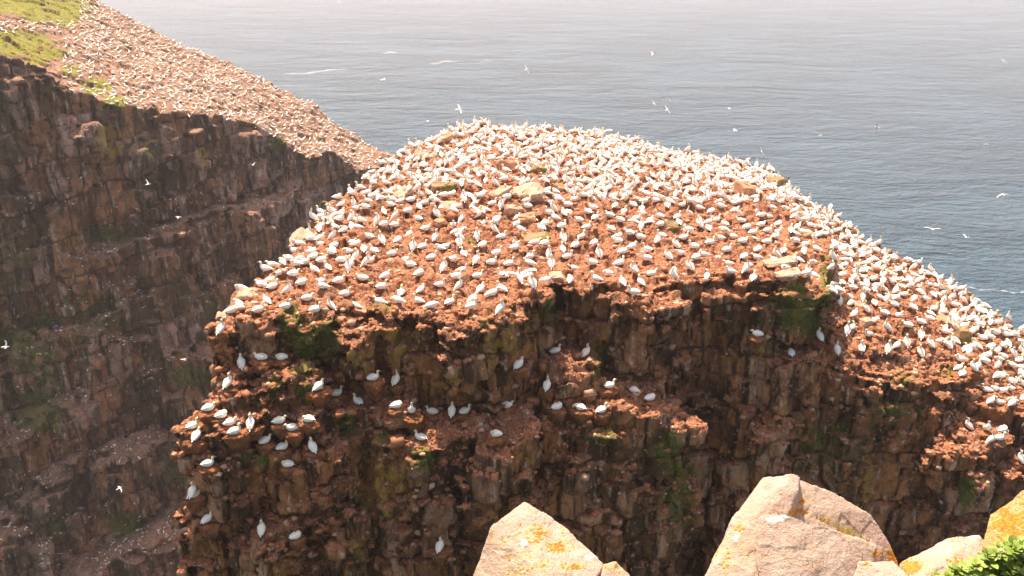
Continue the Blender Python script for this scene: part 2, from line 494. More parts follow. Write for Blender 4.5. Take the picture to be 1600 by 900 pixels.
ledge(bm, [(1150, 540, 45.3), (1205, 540, 45.4)], 3, -26.5)
ledge(bm, [(1222, 568, 45.2), (1295, 572, 45.4)], 3, -27.5, out=1.0)
ledge(bm, [(1495, 690, 44.6), (1540, 700, 44.2), (1590, 690, 44.6)], 3, -50, out=1.0)
ledge(bm, [(1580, 735, 44.0), (1640, 740, 44.0)], 3, -50, out=1.0)
ledge(bm, [(1180, 442, 45.4), (1262, 436, 45.3)], 3, -20.8, 0.2)
# wall behind the lower cliff, a little farther out than the rims
ledge(bm, [(560, 760, 39.2), (700, 760, 39.4), (850, 760, 40.0), (1000, 760, 40.6), (1070, 760, 42.2)], 6, -50)
ledge(bm, [(1130, 640, 45.4), (1300, 650, 45.2), (1450, 660, 45.2), (1600, 720, 44.6)], 6, -50)
crags(bm, 170, (275, 1600), (470, 900), (1.0, 3.2), (0.8, 3.6), (0.8, 2.2), (0.10, 0.60))
crags(bm, 380, (275, 1600), (450, 900), (0.4, 1.6), (0.3, 1.3), (0.5, 1.2), (0.02, 0.40), 0.75)
crags(bm, 260, (275, 560), (490, 900), (0.3, 0.9), (0.3, 1.2), (0.5, 1.2), (0.05, 0.5), 0.8, 0.8)
stack_me = voxel(bm, 0.115, 'sea_stack'); bm.free()
V = get_v(stack_me); N = get_n(stack_me)
flatness = np.clip((N[:, 2] - 0.35) / 0.35, 0, 1)
wp = V + 0.25 * np.stack([fbm(V * 0.7, 31, 2), fbm(V * 0.7, 37, 2), fbm(V * 0.7, 41, 2)], 1)
b1, e1 = bricks(wp, (1.9, 1.7, 3.3), 0.35, 0.05, 3)
b2, e2 = bricks(wp, (1.0, 0.85, 0.95), 0.35, 0.05, 9)
w1, g1 = worley(wp * np.array([1.6, 1.6, 1.1]), 5)
w2, g2 = worley(V * 3.0, 8)
wall = 0.30 * b1 + 0.12 * b2 + 0.12 * w1 + 0.04 * w2 - 0.24 * np.exp(-e1 / 0.10) - 0.08 * np.exp(-g1 / 0.05) + 0.25 * fbm(V * 0.35, 50, 2)
lump, gl = worley(V * np.array([0.95, 0.95, 0.95]), 15)
lump2, gl2 = worley(V * 2.3, 17)
topd = 0.20 * lump + 0.15 * lump2 + 0.25 * fbm(V * 0.45, 60, 3) + 0.30 * np.clip(gl, 0, .4) + 0.28 * np.clip(gl2, 0, .35) + 0.09 * fbm(V * 3.0, 66, 2)
d = wall * (1 - flatness) + topd * flatness
V2 = V + N * d[:, None]
set_v(stack_me, V2)
px, py, _ = to_px(V2)
attr(stack_me, 'moss', blobs(px, py, [(455, 510, 22, 50, 1), (500, 530, 40, 45, .9), (470, 560, 30, 40, .9), (1245, 480, 42, 40, 1.1), (1290, 440, 10, 45, 1.3), (1265, 500, 25, 30, 1),
    (545, 668, 18, 22, 1), (430, 600, 14, 26, .9), (480, 610, 25, 25, .7), (660, 715, 24, 26, .9), (940, 680, 34, 18, .9), (1045, 700, 26, 30, 1), (1060, 760, 34, 90, .75), (1410, 590, 22, 14, 1.1), (1480, 580, 18, 14, 1),
    (600, 685, 25, 15, .8), (860, 490, 14, 28, .8), (760, 500, 20, 30, .6), (400, 715, 30, 16, .8), (505, 322, 8, 8, 1.2), (735, 375, 12, 6, 1.1), (1510, 770, 18, 40, .8), (600, 480, 60, 14, .6), (940, 560, 30, 40, .7), (690, 292, 14, 6, 1), (1400, 640, 60, 40, .6), (1300, 700, 80, 60, .55)]))
attr(stack_me, 'ochre', blobs(px, py, [(620, 540, 50, 40, .9), (560, 560, 40, 30, .7), (690, 600, 60, 30, .6), (600, 760, 60, 70, .8), (780, 540, 60, 40, .7), (400, 640, 30, 25, .7), (560, 860, 50, 40, .6), (820, 720, 60, 40, .5), (1185, 545, 25, 18, .8), (1355, 760, 12, 60, .9), (470, 870, 50, 30, .5)]))
attr(stack_me, 'grass', np.zeros(len(px)))
attr(stack_me, 'blockv', b1); attr(stack_me, 'blockw', b2); attr(stack_me, 'joint', np.maximum(np.exp(-e1 / 0.14), .62 * np.exp(-e2 / 0.05)))
# the part of the stack below, down to the water
bm = bmesh.new()
bm.from_mesh(stack_me)
low = bmesh.new()
prism(low, [Vector((W(*p).x * 0.97, W(*p).y + 1.5, -49)) for p in FRONT[:1] + FRONT[8:9] + LOBE_F[3:] + LOBE_B[:4] + BACK[5:6] + BACK[9:11] + BACK[-3:-1]], SEA - 3)
lm = bpy.data.meshes.new('low'); low.to_mesh(lm); low.free()
bm.from_mesh(lm); bm.to_mesh(stack_me); bm.free(); bpy.data.meshes.remove(lm)
stack = tag(link('sea_stack_cliff', stack_me, [M['stack']]), 'tall flat-topped red sandstone sea stack crowded with white gannets', 'sea stack', kind='structure')
stack_me.polygons.foreach_set('use_smooth', np.ones(len(stack_me.polygons), dtype=bool))

# ------------------------------------------------------------------ the headland behind
bm = bmesh.new()
H_RIM = [(-260, 40, 108), (-60, 88, 112), (0, 90, 114), (60, 96, 116), (120, 150, 120), (200, 170, 124), (260, 178, 130), (330, 180, 137), (400, 197, 145), (440, 222, 150), (485, 246, 156), (520, 240, 162), (560, 268, 164), (606, 262, 168)]
H_SKY = [(620, 246, 176), (570, 224, 182), (540, 202, 186), (490, 163, 188), (440, 142, 190), (420, 127, 192), (350, 97, 196), (260, 61, 202), (190, 22, 208), (140, -6, 214), (60, -60, 220), (-260, -160, 230)]
H_IN = [(60, 20, 165), (200, 110, 150), (330, 140, 160), (450, 190, 168), (0, 40, 140), (130, 60, 160)]
prism(bm, [W(*p) for p in H_RIM + H_SKY], -106, [W(*p) for p in H_IN])
def tled(front, deep, rise, jit=1.1): ledge(bm, front, deep, -107, rise, jit)
tled([(-200, 470, 109), (0, 425, 111.5), (130, 398, 114.5), (250, 360, 121), (330, 340, 130.5), (400, 322, 138), (470, 300, 150)], 10, 3)
tled([(-200, 620, 106), (0, 560, 108.5), (110, 515, 111.5), (230, 470, 116.5), (285, 440, 122), (350, 450, 130), (430, 420, 141)], 10, 3)
tled([(-200, 760, 102), (0, 700, 104.5), (80, 650, 107), (180, 575, 111.5), (290, 560, 117), (380, 560, 126)], 10, 4)
tled([(-200, 900, 98), (0, 850, 100), (60, 770, 102.5), (160, 700, 106.5), (260, 700, 111), (370, 690, 118)], 10, 4)
tled([(-200, 1060, 92), (0, 990, 94), (200, 870, 101), (360, 830, 108)], 14, 5)
crags(bm, 150, (-60, 610), (90, 900), (2.0, 7.0), (3.0, 13.0), (2.5, 6.0), (0.2, 1.5), 0.7, 0.5, rim=H_RIM)
crags(bm, 650, (-60, 610), (90, 900), (0.8, 2.6), (1.2, 6.5), (1.5, 3.5), (0.1, 0.8), 0.7, 0.7, rim=H_RIM)
head_me = voxel(bm, 0.27, 'headland'); bm.free()
V = get_v(head_me); N = get_n(head_me)
flatness = np.clip((N[:, 2] - 0.45) / 0.3, 0, 1)
wp = V + 0.7 * np.stack([fbm(V * 0.25, 131, 2), fbm(V * 0.25, 137, 2), fbm(V * 0.25, 141, 2)], 1)
b1, e1 = bricks(wp, (3.6, 3.2, 5.2), -0.5, 0.22, 23)
b2, e2 = bricks(wp, (1.5, 1.4, 2.3), -0.5, 0.22, 29)
w1, g1 = worley(wp * 0.62, 25)
wall = 0.50 * b1 + 0.34 * b2 + 0.30 * w1 - 0.25 * np.exp(-e1 / 0.16) - 0.18 * np.exp(-g1 / 0.12)
lump, gl = worley(V * 0.42, 35)
topd = 0.40 * lump + 0.6 * fbm(V * 0.16, 70, 3) + 0.3 * np.clip(gl, 0, .5) + 0.2 * fbm(V * 1.0, 72, 2)
V2 = V + N * (wall * (1 - flatness) + topd * flatness)[:, None]
set_v(head_me, V2)
px, py, _ = to_px(V2)
attr(head_me, 'moss', blobs(px, py, [(300, 590, 36, 22, 1), (285, 735, 30, 28, 1), (170, 370, 60, 16, .8), (20, 530, 50, 26, .8), (70, 500, 40, 14, .8), (200, 820, 40, 24, .9), (120, 470, 50, 30, .5), (60, 640, 60, 60, .7), (20, 420, 60, 60, .5), (230, 230, 30, 50, .5), (90, 830, 30, 30, .6), (436, 224, 14, 10, 1), (180, 160, 20, 12, 1.0), (60, 560, 90, 50, .6), (150, 500, 80, 60, .55), (330, 470, 50, 60, .4)]))
attr(head_me, 'ochre', blobs(px, py, [(168, 215, 24, 28, 1.1), (180, 235, 16, 16, 1), (316, 245, 12, 20, 1), (380, 300, 40, 20, .3), (220, 560, 40, 40, .4), (40, 780, 60, 30, .4)]))
attr(head_me, 'grass', np.maximum.reduce([blobs(px, py, [(60, 10, 75, 26, 1.6), (20, 66, 60, 20, 1.5), (80, 84, 50, 10, .9), (105, 35, 18, 10, 1), (150, 135, 26, 14, 1.2), (180, 158, 20, 10, 1.2), (110, 110, 20, 10, 1), (436, 222, 12, 9, 1.2), (55, 95, 25, 8, .9), (490, 265, 10, 8, 1), (-60, 20, 60, 40, 1.2)]) - blobs(px, py, [(20, 28, 26, 9, .8)]), np.zeros(len(px))]))
head_me.polygons.foreach_set('use_smooth', np.ones(len(head_me.polygons), dtype=bool))
attr(head_me, 'blockv', b1); attr(head_me, 'blockw', b2); attr(head_me, 'joint', np.maximum(np.exp(-e1 / 0.22), .75 * np.exp(-e2 / 0.12)))
headland = tag(link('headland_cliff', head_me, [M['headland']]), 'shaded headland cliff with a bird-covered slope and grassy top', 'cliff', kind='structure')

# ------------------------------------------------------------------ the sea
def sea_mat():
    t = NT('sea_water')
    w1 = t.noise(0.16, (1.0, 1.9, 1), 3, 0.5)
    w2 = t.noise(0.55, (1.0, 1.6, 1), 4, 0.6, off=(40, 7, 0))
    w3 = t.noise(0.03, (1.0, 1.7, 1), 3, 0.5, off=(9, 60, 0))
    h = t.math('ADD', t.math('MULTIPLY', w1, 1.7), t.math('MULTIPLY', w2, 1.1))
    h = t.math('ADD', h, t.math('MULTIPLY', w3, 3.2))
    chop = t.noise(0.09, (0.9, 1.6, 1), 5, 0.66, off=(15, 3, 0), dist=0.4)
    h = t.math('ADD', h, t.math('MULTIPLY', chop, 3.4))
    nrm = t.bump(h, 1.0, 7.0)
    big = t.noise(0.010, (1, 1.6, 1), 4, 0.6)
    h = t.math('MULTIPLY', h, t.ss(t.noise(0.012, (1, 1.7, 1), 4, 0.6, off=(3, 3, 0), dist=0.5), .35, .65, .75, 1.25))
    nrm = t.bump(h, 1.0, 7.0)
    col = t.mix(t.ss(big, 0.35, 0.65), (0.042, 0.135, 0.205), (0.066, 0.170, 0.250))
    return t.fin(col, 0.2, nrm, 0.5)
M['sea'] = sea_mat()
M['sea'].node_tree.nodes['Principled BSDF'].inputs['IOR'].default_value = 1.33
S = 14000.0
sea_me = bpy.data.meshes.new('sea')
sea_me.from_pydata([(-S, -S, SEA), (S, -S, SEA), (S, S, SEA), (-S, S, SEA)], [], [(0, 1, 2, 3)])
sea = tag(link('sea', sea_me, [M['sea']]), 'grey blue sea with small waves reaching the horizon', 'sea', kind='structure')
def foam_mat():
    t = NT('sea_foam')
    n = t.noise(0.9, (1, 1, 1), 4, 0.7); e = t.attr('edge')
    a = t.ss(t.math('ADD', t.math('MULTIPLY', n, 1.2), e), 1.1, 1.9, 0, 0.6)
    t.put(t.b.inputs['Alpha'], a)
    return t.fin((0.8, 0.8, 0.78), 0.8)
M['foam'] = foam_mat()
def at_z(px, py, z):
    r = ray(px, py); return r * (z / r.z)
fv, ff, fe = [], [], []
for (x0, y0, x1, y1, wd) in ((438, 117, 545, 108, 3.4), (672, 99, 715, 95, 3.6), (748, 96, 772, 94, 2.4), (598, 84, 622, 80, 4), (1505, 449, 1560, 455, 2.6), (1555, 455, 1610, 458, 2.2), (990, 214, 1012, 215, 1.2)):
    n = 24
    for k in range(n + 1):
        u = k / n
        xx = x0 + (x1 - x0) * u; yy = y0 + (y1 - y0) * u + 1.2 * math.sin(u * 9 + x0)
        hw = wd * (0.35 + 0.65 * math.sin(math.pi * u)) * (0.8 + 0.3 * math.sin(u * 23 + y0))
        b = len(fv)
        for j, q in enumerate((-1, -.4, .4, 1)):
            p = at_z(xx, yy + q * hw, SEA); fv.append((p.x, p.y, SEA + 0.05)); fe.append(0.75 if j in (1, 2) and 0 < k < n else 0.0)
        if k:
            for j in range(3): ff.append((b - 4 + j, b - 3 + j, b + 1 + j, b + j))
fm = bpy.data.meshes.new('foam'); fm.from_pydata(fv, [], ff); attr(fm, 'edge', fe)
tag(link('foam', fm, [M['foam']]), 'thin white streaks of foam drifting on the sea', 'foam', kind='stuff')

# ------------------------------------------------------------------ near ground under the viewer's feet
gm = NT('clifftop_turf'); n_ = gm.noise(3, detail=5)
M['ground'] = gm.fin(gm.mix(gm.ss(n_, .35, .65), (0.12, 0.09, 0.05), (0.10, 0.13, 0.03)), 0.95, gm.bump(n_, .6, .1))
V_, F_ = [], []
nx, ny = 60, 30
for j in range(ny):
    for i in range(nx):
        x = -15 + 30 * i / (nx - 1); y = -8 + 10.75 * j / (ny - 1)
        z = -1.95 - max(0, y) * 0.235 + 0.04 * math.sin(x * 3.1 + y) + 0.03 * math.sin(y * 5 - x * 2)
        V_.append((x, y, z))
for j in range(ny - 1):
    for i in range(nx - 1):
        a = j * nx + i; F_.append((a, a + 1, a + nx + 1, a + nx))
# the cliff falling away below the ground's edge
base = (ny - 1) * nx
prev = base
for q, (dy, dz) in enumerate(((0.1, -0.6), (0.3, -3), (-0.2, -12), (0.8, -40), (2.0, -104))):
    st = len(V_)
    for i in range(nx):
        b = V_[base + i]; V_.append((b[0], b[1] + dy + 0.1 * math.sin(i * 1.7 + q), b[2] + dz))
    for i in range(nx - 1): F_.append((prev + i, prev + i + 1, st + i + 1, st + i))
    prev = st
g = bpy.data.meshes.new('ground'); g.from_pydata(V_, [], F_)
tag(link('ground', g, [M['ground']]), kind='structure')

# ------------------------------------------------------------------ foreground rocks
def near_mat(name, base=(0.50, 0.375, 0.30), warm=(0.43, 0.30, 0.22), heavy=0.0):
    t = NT(name)
    n1 = t.noise(7, (1, 1, 1), 5, 0.6); n2 = t.noise(45, (1, 1, 1), 5, 0.7); n3 = t.noise(22, (1, 1, 2), 5, 0.72, off=(3, 3, 3)); n4 = t.noise(90, (1, 1, 1), 3, 0.6)
    vein = t.noise(10, (1, 1, 3.5), 5, 0.6, dist=0.6)
    col = t.mix(t.ss(n1, .35, .65), base, warm)
    col = t.mix(t.ss(n2, .55, .72, 0, .4), col, tuple(c * .62 for c in warm))
    col = t.mix(t.ss(vein, .60, .66, 0, .3), col, (0.66, 0.56, 0.5))
    grain = t.noise(260, (1, 1, 1), 2, 0.6); pit = t.noise(70, (1, 1, 1), 5, 0.8, off=(1, 6, 2))
    col = t.mix(t.ss(grain, .52, .7, 0, .45), col, tuple(c * .55 for c in warm))
    col = t.mix(t.ss(pit, .6, .7, 0, .55), col, (0.16, 0.12, 0.10))
    ck = t.noise(3.2, (1, 1, 1.6), 5, 0.55, off=(8, 8, 2), dist=0.3)
    crk = t.math('MULTIPLY', t.ss(t.math('ABSOLUTE', t.math('SUBTRACT', ck, 0.5)), 0.004, 0.0), t.ss(n1, .50, .60))
    col = t.mix(t.math('MULTIPLY', crk, 0.35), col, (0.14, 0.10, 0.075))
    gl_ = t.noise(30, (1, 1, 1), 4, 0.7, off=(4, 1, 7))
    col = t.mix(t.ss(gl_, .60, .68, 0, .5), col, (0.50, 0.46, 0.40))
    g = t.attr('guano')
    col = t.mix(t.ss(t.math('ADD', g, t.math('MULTIPLY', t.math('SUBTRACT', n3, .5), 3.0)), .6, .85, 0, .85), col, (0.82, 0.78, 0.74))
    l = t.math('MULTIPLY', t.attr('lichen'), 1.22)
    vr = t.voro(75, (1, 1, 1), 'F1', 'Distance')
    lm_ = t.math('ADD', l, t.math('MULTIPLY', t.math('SUBTRACT', n3, .5), 2.2))
    lm_ = t.math('ADD', lm_, t.math('MULTIPLY', t.math('SUBTRACT', 0.4, vr), 0.9))
    col = t.mix(t.ss(lm_, .30, .60, 0, .72), col, (0.60, 0.40, 0.14))
    col = t.mix(t.ss(lm_, .74, .86, 0, .9), col, t.mix(t.ss(n4, .4, .6), (0.38, 0.11, 0.006), (0.56, 0.21, 0.015)))
    h = t.math('ADD', t.math('MULTIPLY', n1, .6), t.math('MULTIPLY', n2, .35))
    h = t.math('SUBTRACT', t.math('ADD', h, t.math('MULTIPLY', pit, -.35)), t.math('MULTIPLY', crk, .3))
    h = t.math('ADD', h, t.math('MULTIPLY', t.ss(lm_, .6, .8), 0.25))
    h = t.math('ADD', h, t.math('MULTIPLY', vein, .4))
    return t.fin(col, 0.88, t.bump(h, 1.0, 0.022), 0.2)
M['near'] = near_mat('pale_rock_with_lichen')
M['near_orange'] = near_mat('lichen_covered_rock', (0.40, 0.25, 0.12), (0.42, 0.24, 0.10))
def hull(bm, pts):
    b = bmesh.new()
    for p in pts: b.verts.new(p)
    r = bmesh.ops.convex_hull(b, input=b.verts)
    bmesh.ops.delete(b, geom=[v for v in b.verts if not v.link_faces], context='VERTS')
    me = bpy.data.meshes.new('t'); b.to_mesh(me); b.free(); bm.from_mesh(me); bpy.data.meshes.remove(me)
def near_rock(name, hulls, label, mat, lichen, guano, seed, vox=0.0055, amp=0.007):
    bm = bmesh.new()
    for h in hulls: hull(bm, [W(*p) for p in h])
    me = voxel(bm, vox, name); bm.free()
    V = get_v(me); N = get_n(me)
    w, g = worley(V * 9 + seed, seed)
    w2, g2 = worley(V * 26 + seed, seed + 4)
    d = amp * 0.35 * w + amp * 1.5 * fbm(V * 4, seed, 3) + amp * .55 * fbm(V * 22, seed + 3, 4) + amp * .18 * worley(V * np.array([14, 14, 30]) + fbm(V * 6, seed, 2)[:, None], seed + 9)[0]
    V2 = V + N * d[:, None]
    px, py, _ = to_px(V2)
    attr(me, 'lichen', blobs(px, py, lichen)); attr(me, 'guano', blobs(px, py, guano))
    c = V2.mean(0); c[2] = V2[:, 2].min()
    set_v(me, V2 - c)
    me.polygons.foreach_set('use_smooth', np.ones(len(me.polygons), dtype=bool))
    o = link(name, me, [mat]); o.location = c
    return tag(o, label, 'rock')
near_rock('pointed_rock', [
    [(738, 905, 2.52), (768, 824, 2.62), (800, 799, 2.68), (820, 784, 2.7), (838, 800, 2.7), (880, 823, 2.66), (944, 882, 2.56), (925, 910, 2.45), (850, 905, 2.40), (715, 985, 2.42), (910, 990, 2.35), (800, 1000, 2.3), (820, 900, 2.85), (760, 985, 2.8), (930, 985, 2.8)]],
    'pale peaked rock blotched with yellow lichen, standing alone before the cliff', M['near'],
    [(800, 870, 50, 30, .42), (870, 855, 30, 12, .85), (840, 835, 30, 20, .7), (895, 885, 32, 9, .85), (850, 880, 14, 9, .75), (790, 845, 12, 14, .4), (815, 890, 60, 16, .45), (770, 840, 8, 18, .5), (880, 830, 20, 10, .5)], [(818, 852, 9, 14, .8), (925, 868, 18, 14, .7), (775, 870, 10, 16, .6)], 3)
near_rock('small_rock', [
    [(938, 905, 2.45), (942, 880, 2.52), (962, 876, 2.54), (990, 905, 2.5), (1010, 985, 2.4), (930, 985, 2.4), (960, 980, 2.75), (930, 960, 2.7)]],
    'small orange-tinted rock wedged against the lone peaked rock', M['near'], [(962, 885, 22, 12, .7)], [(0, 0, 1, 1, 0)], 5)
near_rock('large_rock', [
    [(1098, 905, 2.45), (1128, 858, 2.55), (1150, 806, 2.65), (1192, 745, 2.78), (1238, 739, 2.8), (1251, 744, 2.8), (1249, 765, 2.74), (1186, 800, 2.62), (1176, 905, 2.42), (1160, 985, 2.3), (1060, 985, 2.38), (1090, 985, 2.8), (1180, 960, 2.95), (1260, 900, 2.95)],
    [(1249, 748, 2.84), (1312, 775, 2.84), (1360, 803, 2.82), (1385, 838, 2.78), (1403, 875, 2.74), (1408, 905, 2.7), (1250, 790, 2.74), (1190, 806, 2.7), (1300, 905, 2.6), (1400, 985, 2.6), (1200, 985, 2.6), (1300, 980, 3.0), (1390, 960, 2.95), (1240, 900, 3.0)],
    [(1188, 808, 2.53), (1222, 803, 2.53), (1290, 822, 2.53), (1366, 854, 2.53), (1345, 862, 2.50), (1338, 905, 2.42), (1335, 985, 2.3), (1180, 985, 2.25), (1181, 850, 2.47), (1250, 900, 2.36), (1220, 950, 2.8), (1340, 980, 2.8), (1366, 875, 2.60)]],
    'largest pale angular rock, split by a crevice with orange lichen', M['near'],
    [(1255, 785, 7, 7, 1), (1250, 800, 22, 7, .9), (1290, 812, 12, 7, .85), (1320, 830, 16, 7, .8), (1395, 872, 12, 24, 1.05), (1155, 825, 12, 8, .75), (1135, 880, 16, 30, .6), (1370, 865, 12, 6, .9), (1200, 835, 3, 3, .4), (1120, 860, 10, 20, .5), (1160, 860, 14, 20, .5)],
    [(1215, 810, 26, 7, 1.0), (1150, 838, 7, 12, .9)], 7)
near_rock('low_rock', [
    [(1328, 905, 2.40), (1342, 876, 2.46), (1395, 872, 2.48), (1425, 905, 2.40), (1450, 985, 2.3), (1320, 985, 2.3), (1350, 980, 2.6), (1430, 980, 2.6)]],
    'low pale rock at the foot of the largest rock', M['near'], [(1352, 880, 8, 6, .8), (1380, 905, 10, 6, .6)], [(0, 0, 1, 1, 0)], 9)
near_rock('sloping_rock', [
    [(1404, 880, 2.66), (1440, 862, 2.7), (1480, 842, 2.76), (1530, 835, 2.8), (1545, 850, 2.76), (1530, 905, 2.56), (1430, 912, 2.46), (1560, 985, 2.5), (1420, 985, 2.4), (1440, 980, 2.9), (1560, 960, 2.95)]],
    'pale sloping rock between the largest rock and the orange rock', M['near'], [(1425, 885, 24, 16, 1.0), (1490, 876, 20, 8, .75), (1410, 880, 8, 12, .9), (1452, 905, 30, 6, .6)], [(1525, 835, 24, 7, 1.05), (1483, 858, 6, 4, .9)], 12)
near_rock('orange_rock', [
    [(1532, 858, 2.66), (1540, 828, 2.74), (1546, 803, 2.8), (1575, 783, 2.8), (1602, 764, 2.82), (1690, 735, 2.85), (1720, 860, 2.7), (1600, 852, 2.6), (1560, 872, 2.6), (1600, 985, 2.5), (1720, 985, 2.5), (1560, 985, 2.85), (1700, 960, 3.1), (1560, 880, 2.85)]],
    'upright rock covered in bright orange lichen behind the leafy plant', M['near_orange'], [(1580, 820, 55, 45, .9), (1560, 865, 40, 14, 1.1), (1620, 800, 40, 50, .9)], [(1555, 812, 5, 5, .4)], 15)

# ------------------------------------------------------------------ leafy plant and dry grass tuft
leafm = NT('fresh_leaf'); gg = leafm.n('ShaderNodeNewGeometry')
lc = leafm.mix(gg.outputs['Random Per Island'], (0.10, 0.16, 0.018), (0.27, 0.34, 0.055))
M['leaf'] = leafm.fin(lc, 0.45, None, 0.4)
M['leaf'].node_tree.nodes['Principled BSDF'].inputs['Transmission Weight'].default_value = 0.0
M['stem'] = flat_mat('green_stem', (0.18, 0.22, 0.06))
def plant(name, label, spots, seed):
    r = random.Random(seed)
    root_p = W(1600, 960, 2.2)
    root = bpy.data.objects.new(name, None); C.objects.link(root); root.location = root_p
    tag(root, label, 'plant')
    LV, LF, SV, SF = [], [], [], []
    for (px, py, D, n, size) in spots:
        head = W(px, py, D)
        foot = Vector((head.x + r.uniform(-.03, .03), head.y, head.z - 0.10))
        # stem as a thin square tube
        b = len(SV)
        for p in (foot, head):
            for a in range(4): SV.append(tuple(p + Vector((math.cos(a * math.pi / 2), math.sin(a * math.pi / 2), 0)) * 0.0022 - root_p))
        for a in range(4): SF.append((b + a, b + (a + 1) % 4, b + 4 + (a + 1) % 4, b + 4 + a))
        for k in range(n):
            az = k * 2.4 + r.uniform(-.3, .3); el = r.uniform(-0.1, 1.25); L = size * r.uniform(.7, 1.2); wd = L * r.uniform(.30, .42)
            dr = Vector((math.cos(az) * math.cos(el), math.sin(az) * math.cos(el), math.sin(el)))
            side = dr.cross(Vector((0, 0, 1))).normalized(); up = side.cross(dr).normalized()
            p0 = head - Vector((0, 0, r.uniform(0, .03)))
            b = len(LV)
            prof = ((0, .12), (.25, .6), (.5, 1), (.75, .85), (.92, .45), (1.0, .05))
            for (t, w_) in prof:
                c = p0 + dr * (L * t) - up * (L * .35 * t * t)
                for sgn, lift in ((-1, .16), (0, 0), (1, .16)):
                    LV.append(tuple(c + side * (sgn * wd * w_) + up * (lift * wd * w_) - root_p))
            for t in range(len(prof) - 1):
                for s_ in (0, 1):
                    a = b + t * 3 + s_; LF.append((a, a + 1, a + 4, a + 3))
    lm_ = bpy.data.meshes.new('foliage'); lm_.from_pydata(LV, [], LF); lm_.polygons.foreach_set('use_smooth', [True] * len(LF))
    sm_ = bpy.data.meshes.new('stem'); sm_.from_pydata(SV, [], SF)
    link('foliage', lm_, [M['leaf']], root); link('stem', sm_, [M['stem']], root)
pr = random.Random(4)
spots = []
for _ in range(300):
    x = pr.uniform(1462, 1660)
    ytop = 893 - max(0, (x - 1470)) * 0.45 if x < 1590 else 836
    y = pr.uniform(ytop + 4, 935)
    spots.append((x, y, 2.42 + (y - 900) * -0.0012 + pr.uniform(-.05, .05), 9, pr.uniform(0.018, 0.034)))
plant('leafy_plant', 'bright green leafy plant at the foot of the orange rock', spots, 3)
tv, tf = [], []
tr = random.Random(8)
for _ in range(120):
    u = tr.random()
    b0 = W(1275 + 85 * u, 806 + 40 * u, 2.66)
    tip = b0 + Vector((tr.uniform(-.015, .02), tr.uniform(-.02, .01), tr.uniform(.012, .03)))
    b = len(tv)
    tv += [tuple(b0 + Vector((-.0012, 0, -.012))), tuple(b0 + Vector((.0012, 0, -.012))), tuple(tip + Vector((.0003, 0, 0))), tuple(tip - Vector((.0003, 0, 0)))]
    tf.append((b, b + 1, b + 2, b + 3))
tm = bpy.data.meshes.new('grass_tuft'); tm.from_pydata(tv, [], tf)
M['dry'] = flat_mat('dry_grass', (0.42, 0.38, 0.14))
tag(link('grass', tm, [M['dry']]), 'short dry grass growing in the rock crevice', 'grass', kind='stuff')

# ------------------------------------------------------------------ gannets
def loft(rings, seg, mats):
    """rings: (x, y, z, halfwidth, halfheight); mats per span"""
    n = len(rings)
    V, Fc, Mi = [], [], []
    P = [Vector(r[:3]) for r in rings]
    for k in range(n):
        t = (P[min(k + 1, n - 1)] - P[max(k - 1, 0)]).normalized()
        side = Vector((0, 0, 1)).cross(t)
        if side.length < 0.25: side = Vector((0, 1, 0))
        if side.y < 0 and abs(side.y) > 0.3 and False: side = -side
        side.normalize(); up = t.cross(side).normalized()
        for a in range(seg):
            an = 2 * math.pi * a / seg
            V.append(P[k] + side * (math.cos(an) * rings[k][3]) + up * (math.sin(an) * rings[k][4]))
    for k in range(n - 1):
        for a in range(seg):
            b = (a + 1) % seg
            Fc.append((k * seg + a, k * seg + b, (k + 1) * seg + b, (k + 1) * seg + a)); Mi.append(mats[k])
    for k, base in ((0, 0), (n - 1, (n - 1) * seg)):
        c = len(V); V.append(P[k])
        for a in range(seg):
            Fc.append((base + a, base + (a + 1) % seg, c, c)); Mi.append(mats[min(k, n - 2)])
    return V, Fc, Mi
BODY = [(-.40, 0, .115, .03, .012), (-.33, 0, .13, .06, .035), (-.24, 0, .145, .105, .075), (-.12, 0, .155, .14, .12), (.0, 0, .165, .16, .145), (.10, 0, .18, .15, .145), (.175, 0, .215, .115, .12)]
NECKS = {
    'up':    [(.215, 0, .26, .07, .07), (.225, 0, .33, .048, .05), (.225, 0, .39, .044, .046), (.24, 0, .435, .047, .05), (.285, 0, .45, .043, .04), (.33, 0, .442, .022, .024), (.385, 0, .432, .013, .014), (.425, 0, .424, .003, .003)],
    'low':   [(.225, 0, .235, .074, .07), (.25, 0, .28, .054, .054), (.265, 0, .315, .047, .05), (.29, 0, .34, .047, .048), (.33, 0, .342, .042, .038), (.37, 0, .33, .022, .022), (.42, 0, .315, .013, .013), (.455, 0, .305, .003, .003)],
    'side':  [(.21, 0, .255, .07, .07), (.22, .01, .32, .05, .05), (.22, .015, .37, .045, .046), (.23, .04, .41, .047, .048), (.24, .085, .42, .042, .04), (.245, .125, .412, .022, .022), (.25, .175, .40, .013, .013), (.252, .21, .392, .003, .003)],
    'sky':   [(.21, 0, .27, .066, .066), (.225, 0, .36, .044, .046), (.235, 0, .44, .04, .042), (.25, 0, .50, .044, .045), (.262, 0, .545, .038, .036), (.272, 0, .585, .02, .02), (.283, 0, .635, .012, .012), (.29, 0, .67, .003, .003)],
    'down':  [(.25, 0, .215, .07, .066), (.30, .02, .215, .052, .05), (.34, .035, .19, .046, .046), (.365, .045, .15, .046, .046), (.37, .05, .105, .04, .038), (.37, .05, .07, .021, .021), (.365, .05, .03, .012, .012), (.36, .05, .0, .003, .003)],
    'tuck':  [(.195, .01, .245, .075, .07), (.185, .045, .285, .055, .05), (.15, .07, .30, .05, .048), (.11, .065, .298, .048, .045), (.065, .05, .285, .042, .038), (.03, .04, .275, .022, .02), (-.01, .03, .265, .013, .012), (-.04, .025, .258, .003, .003)],
}
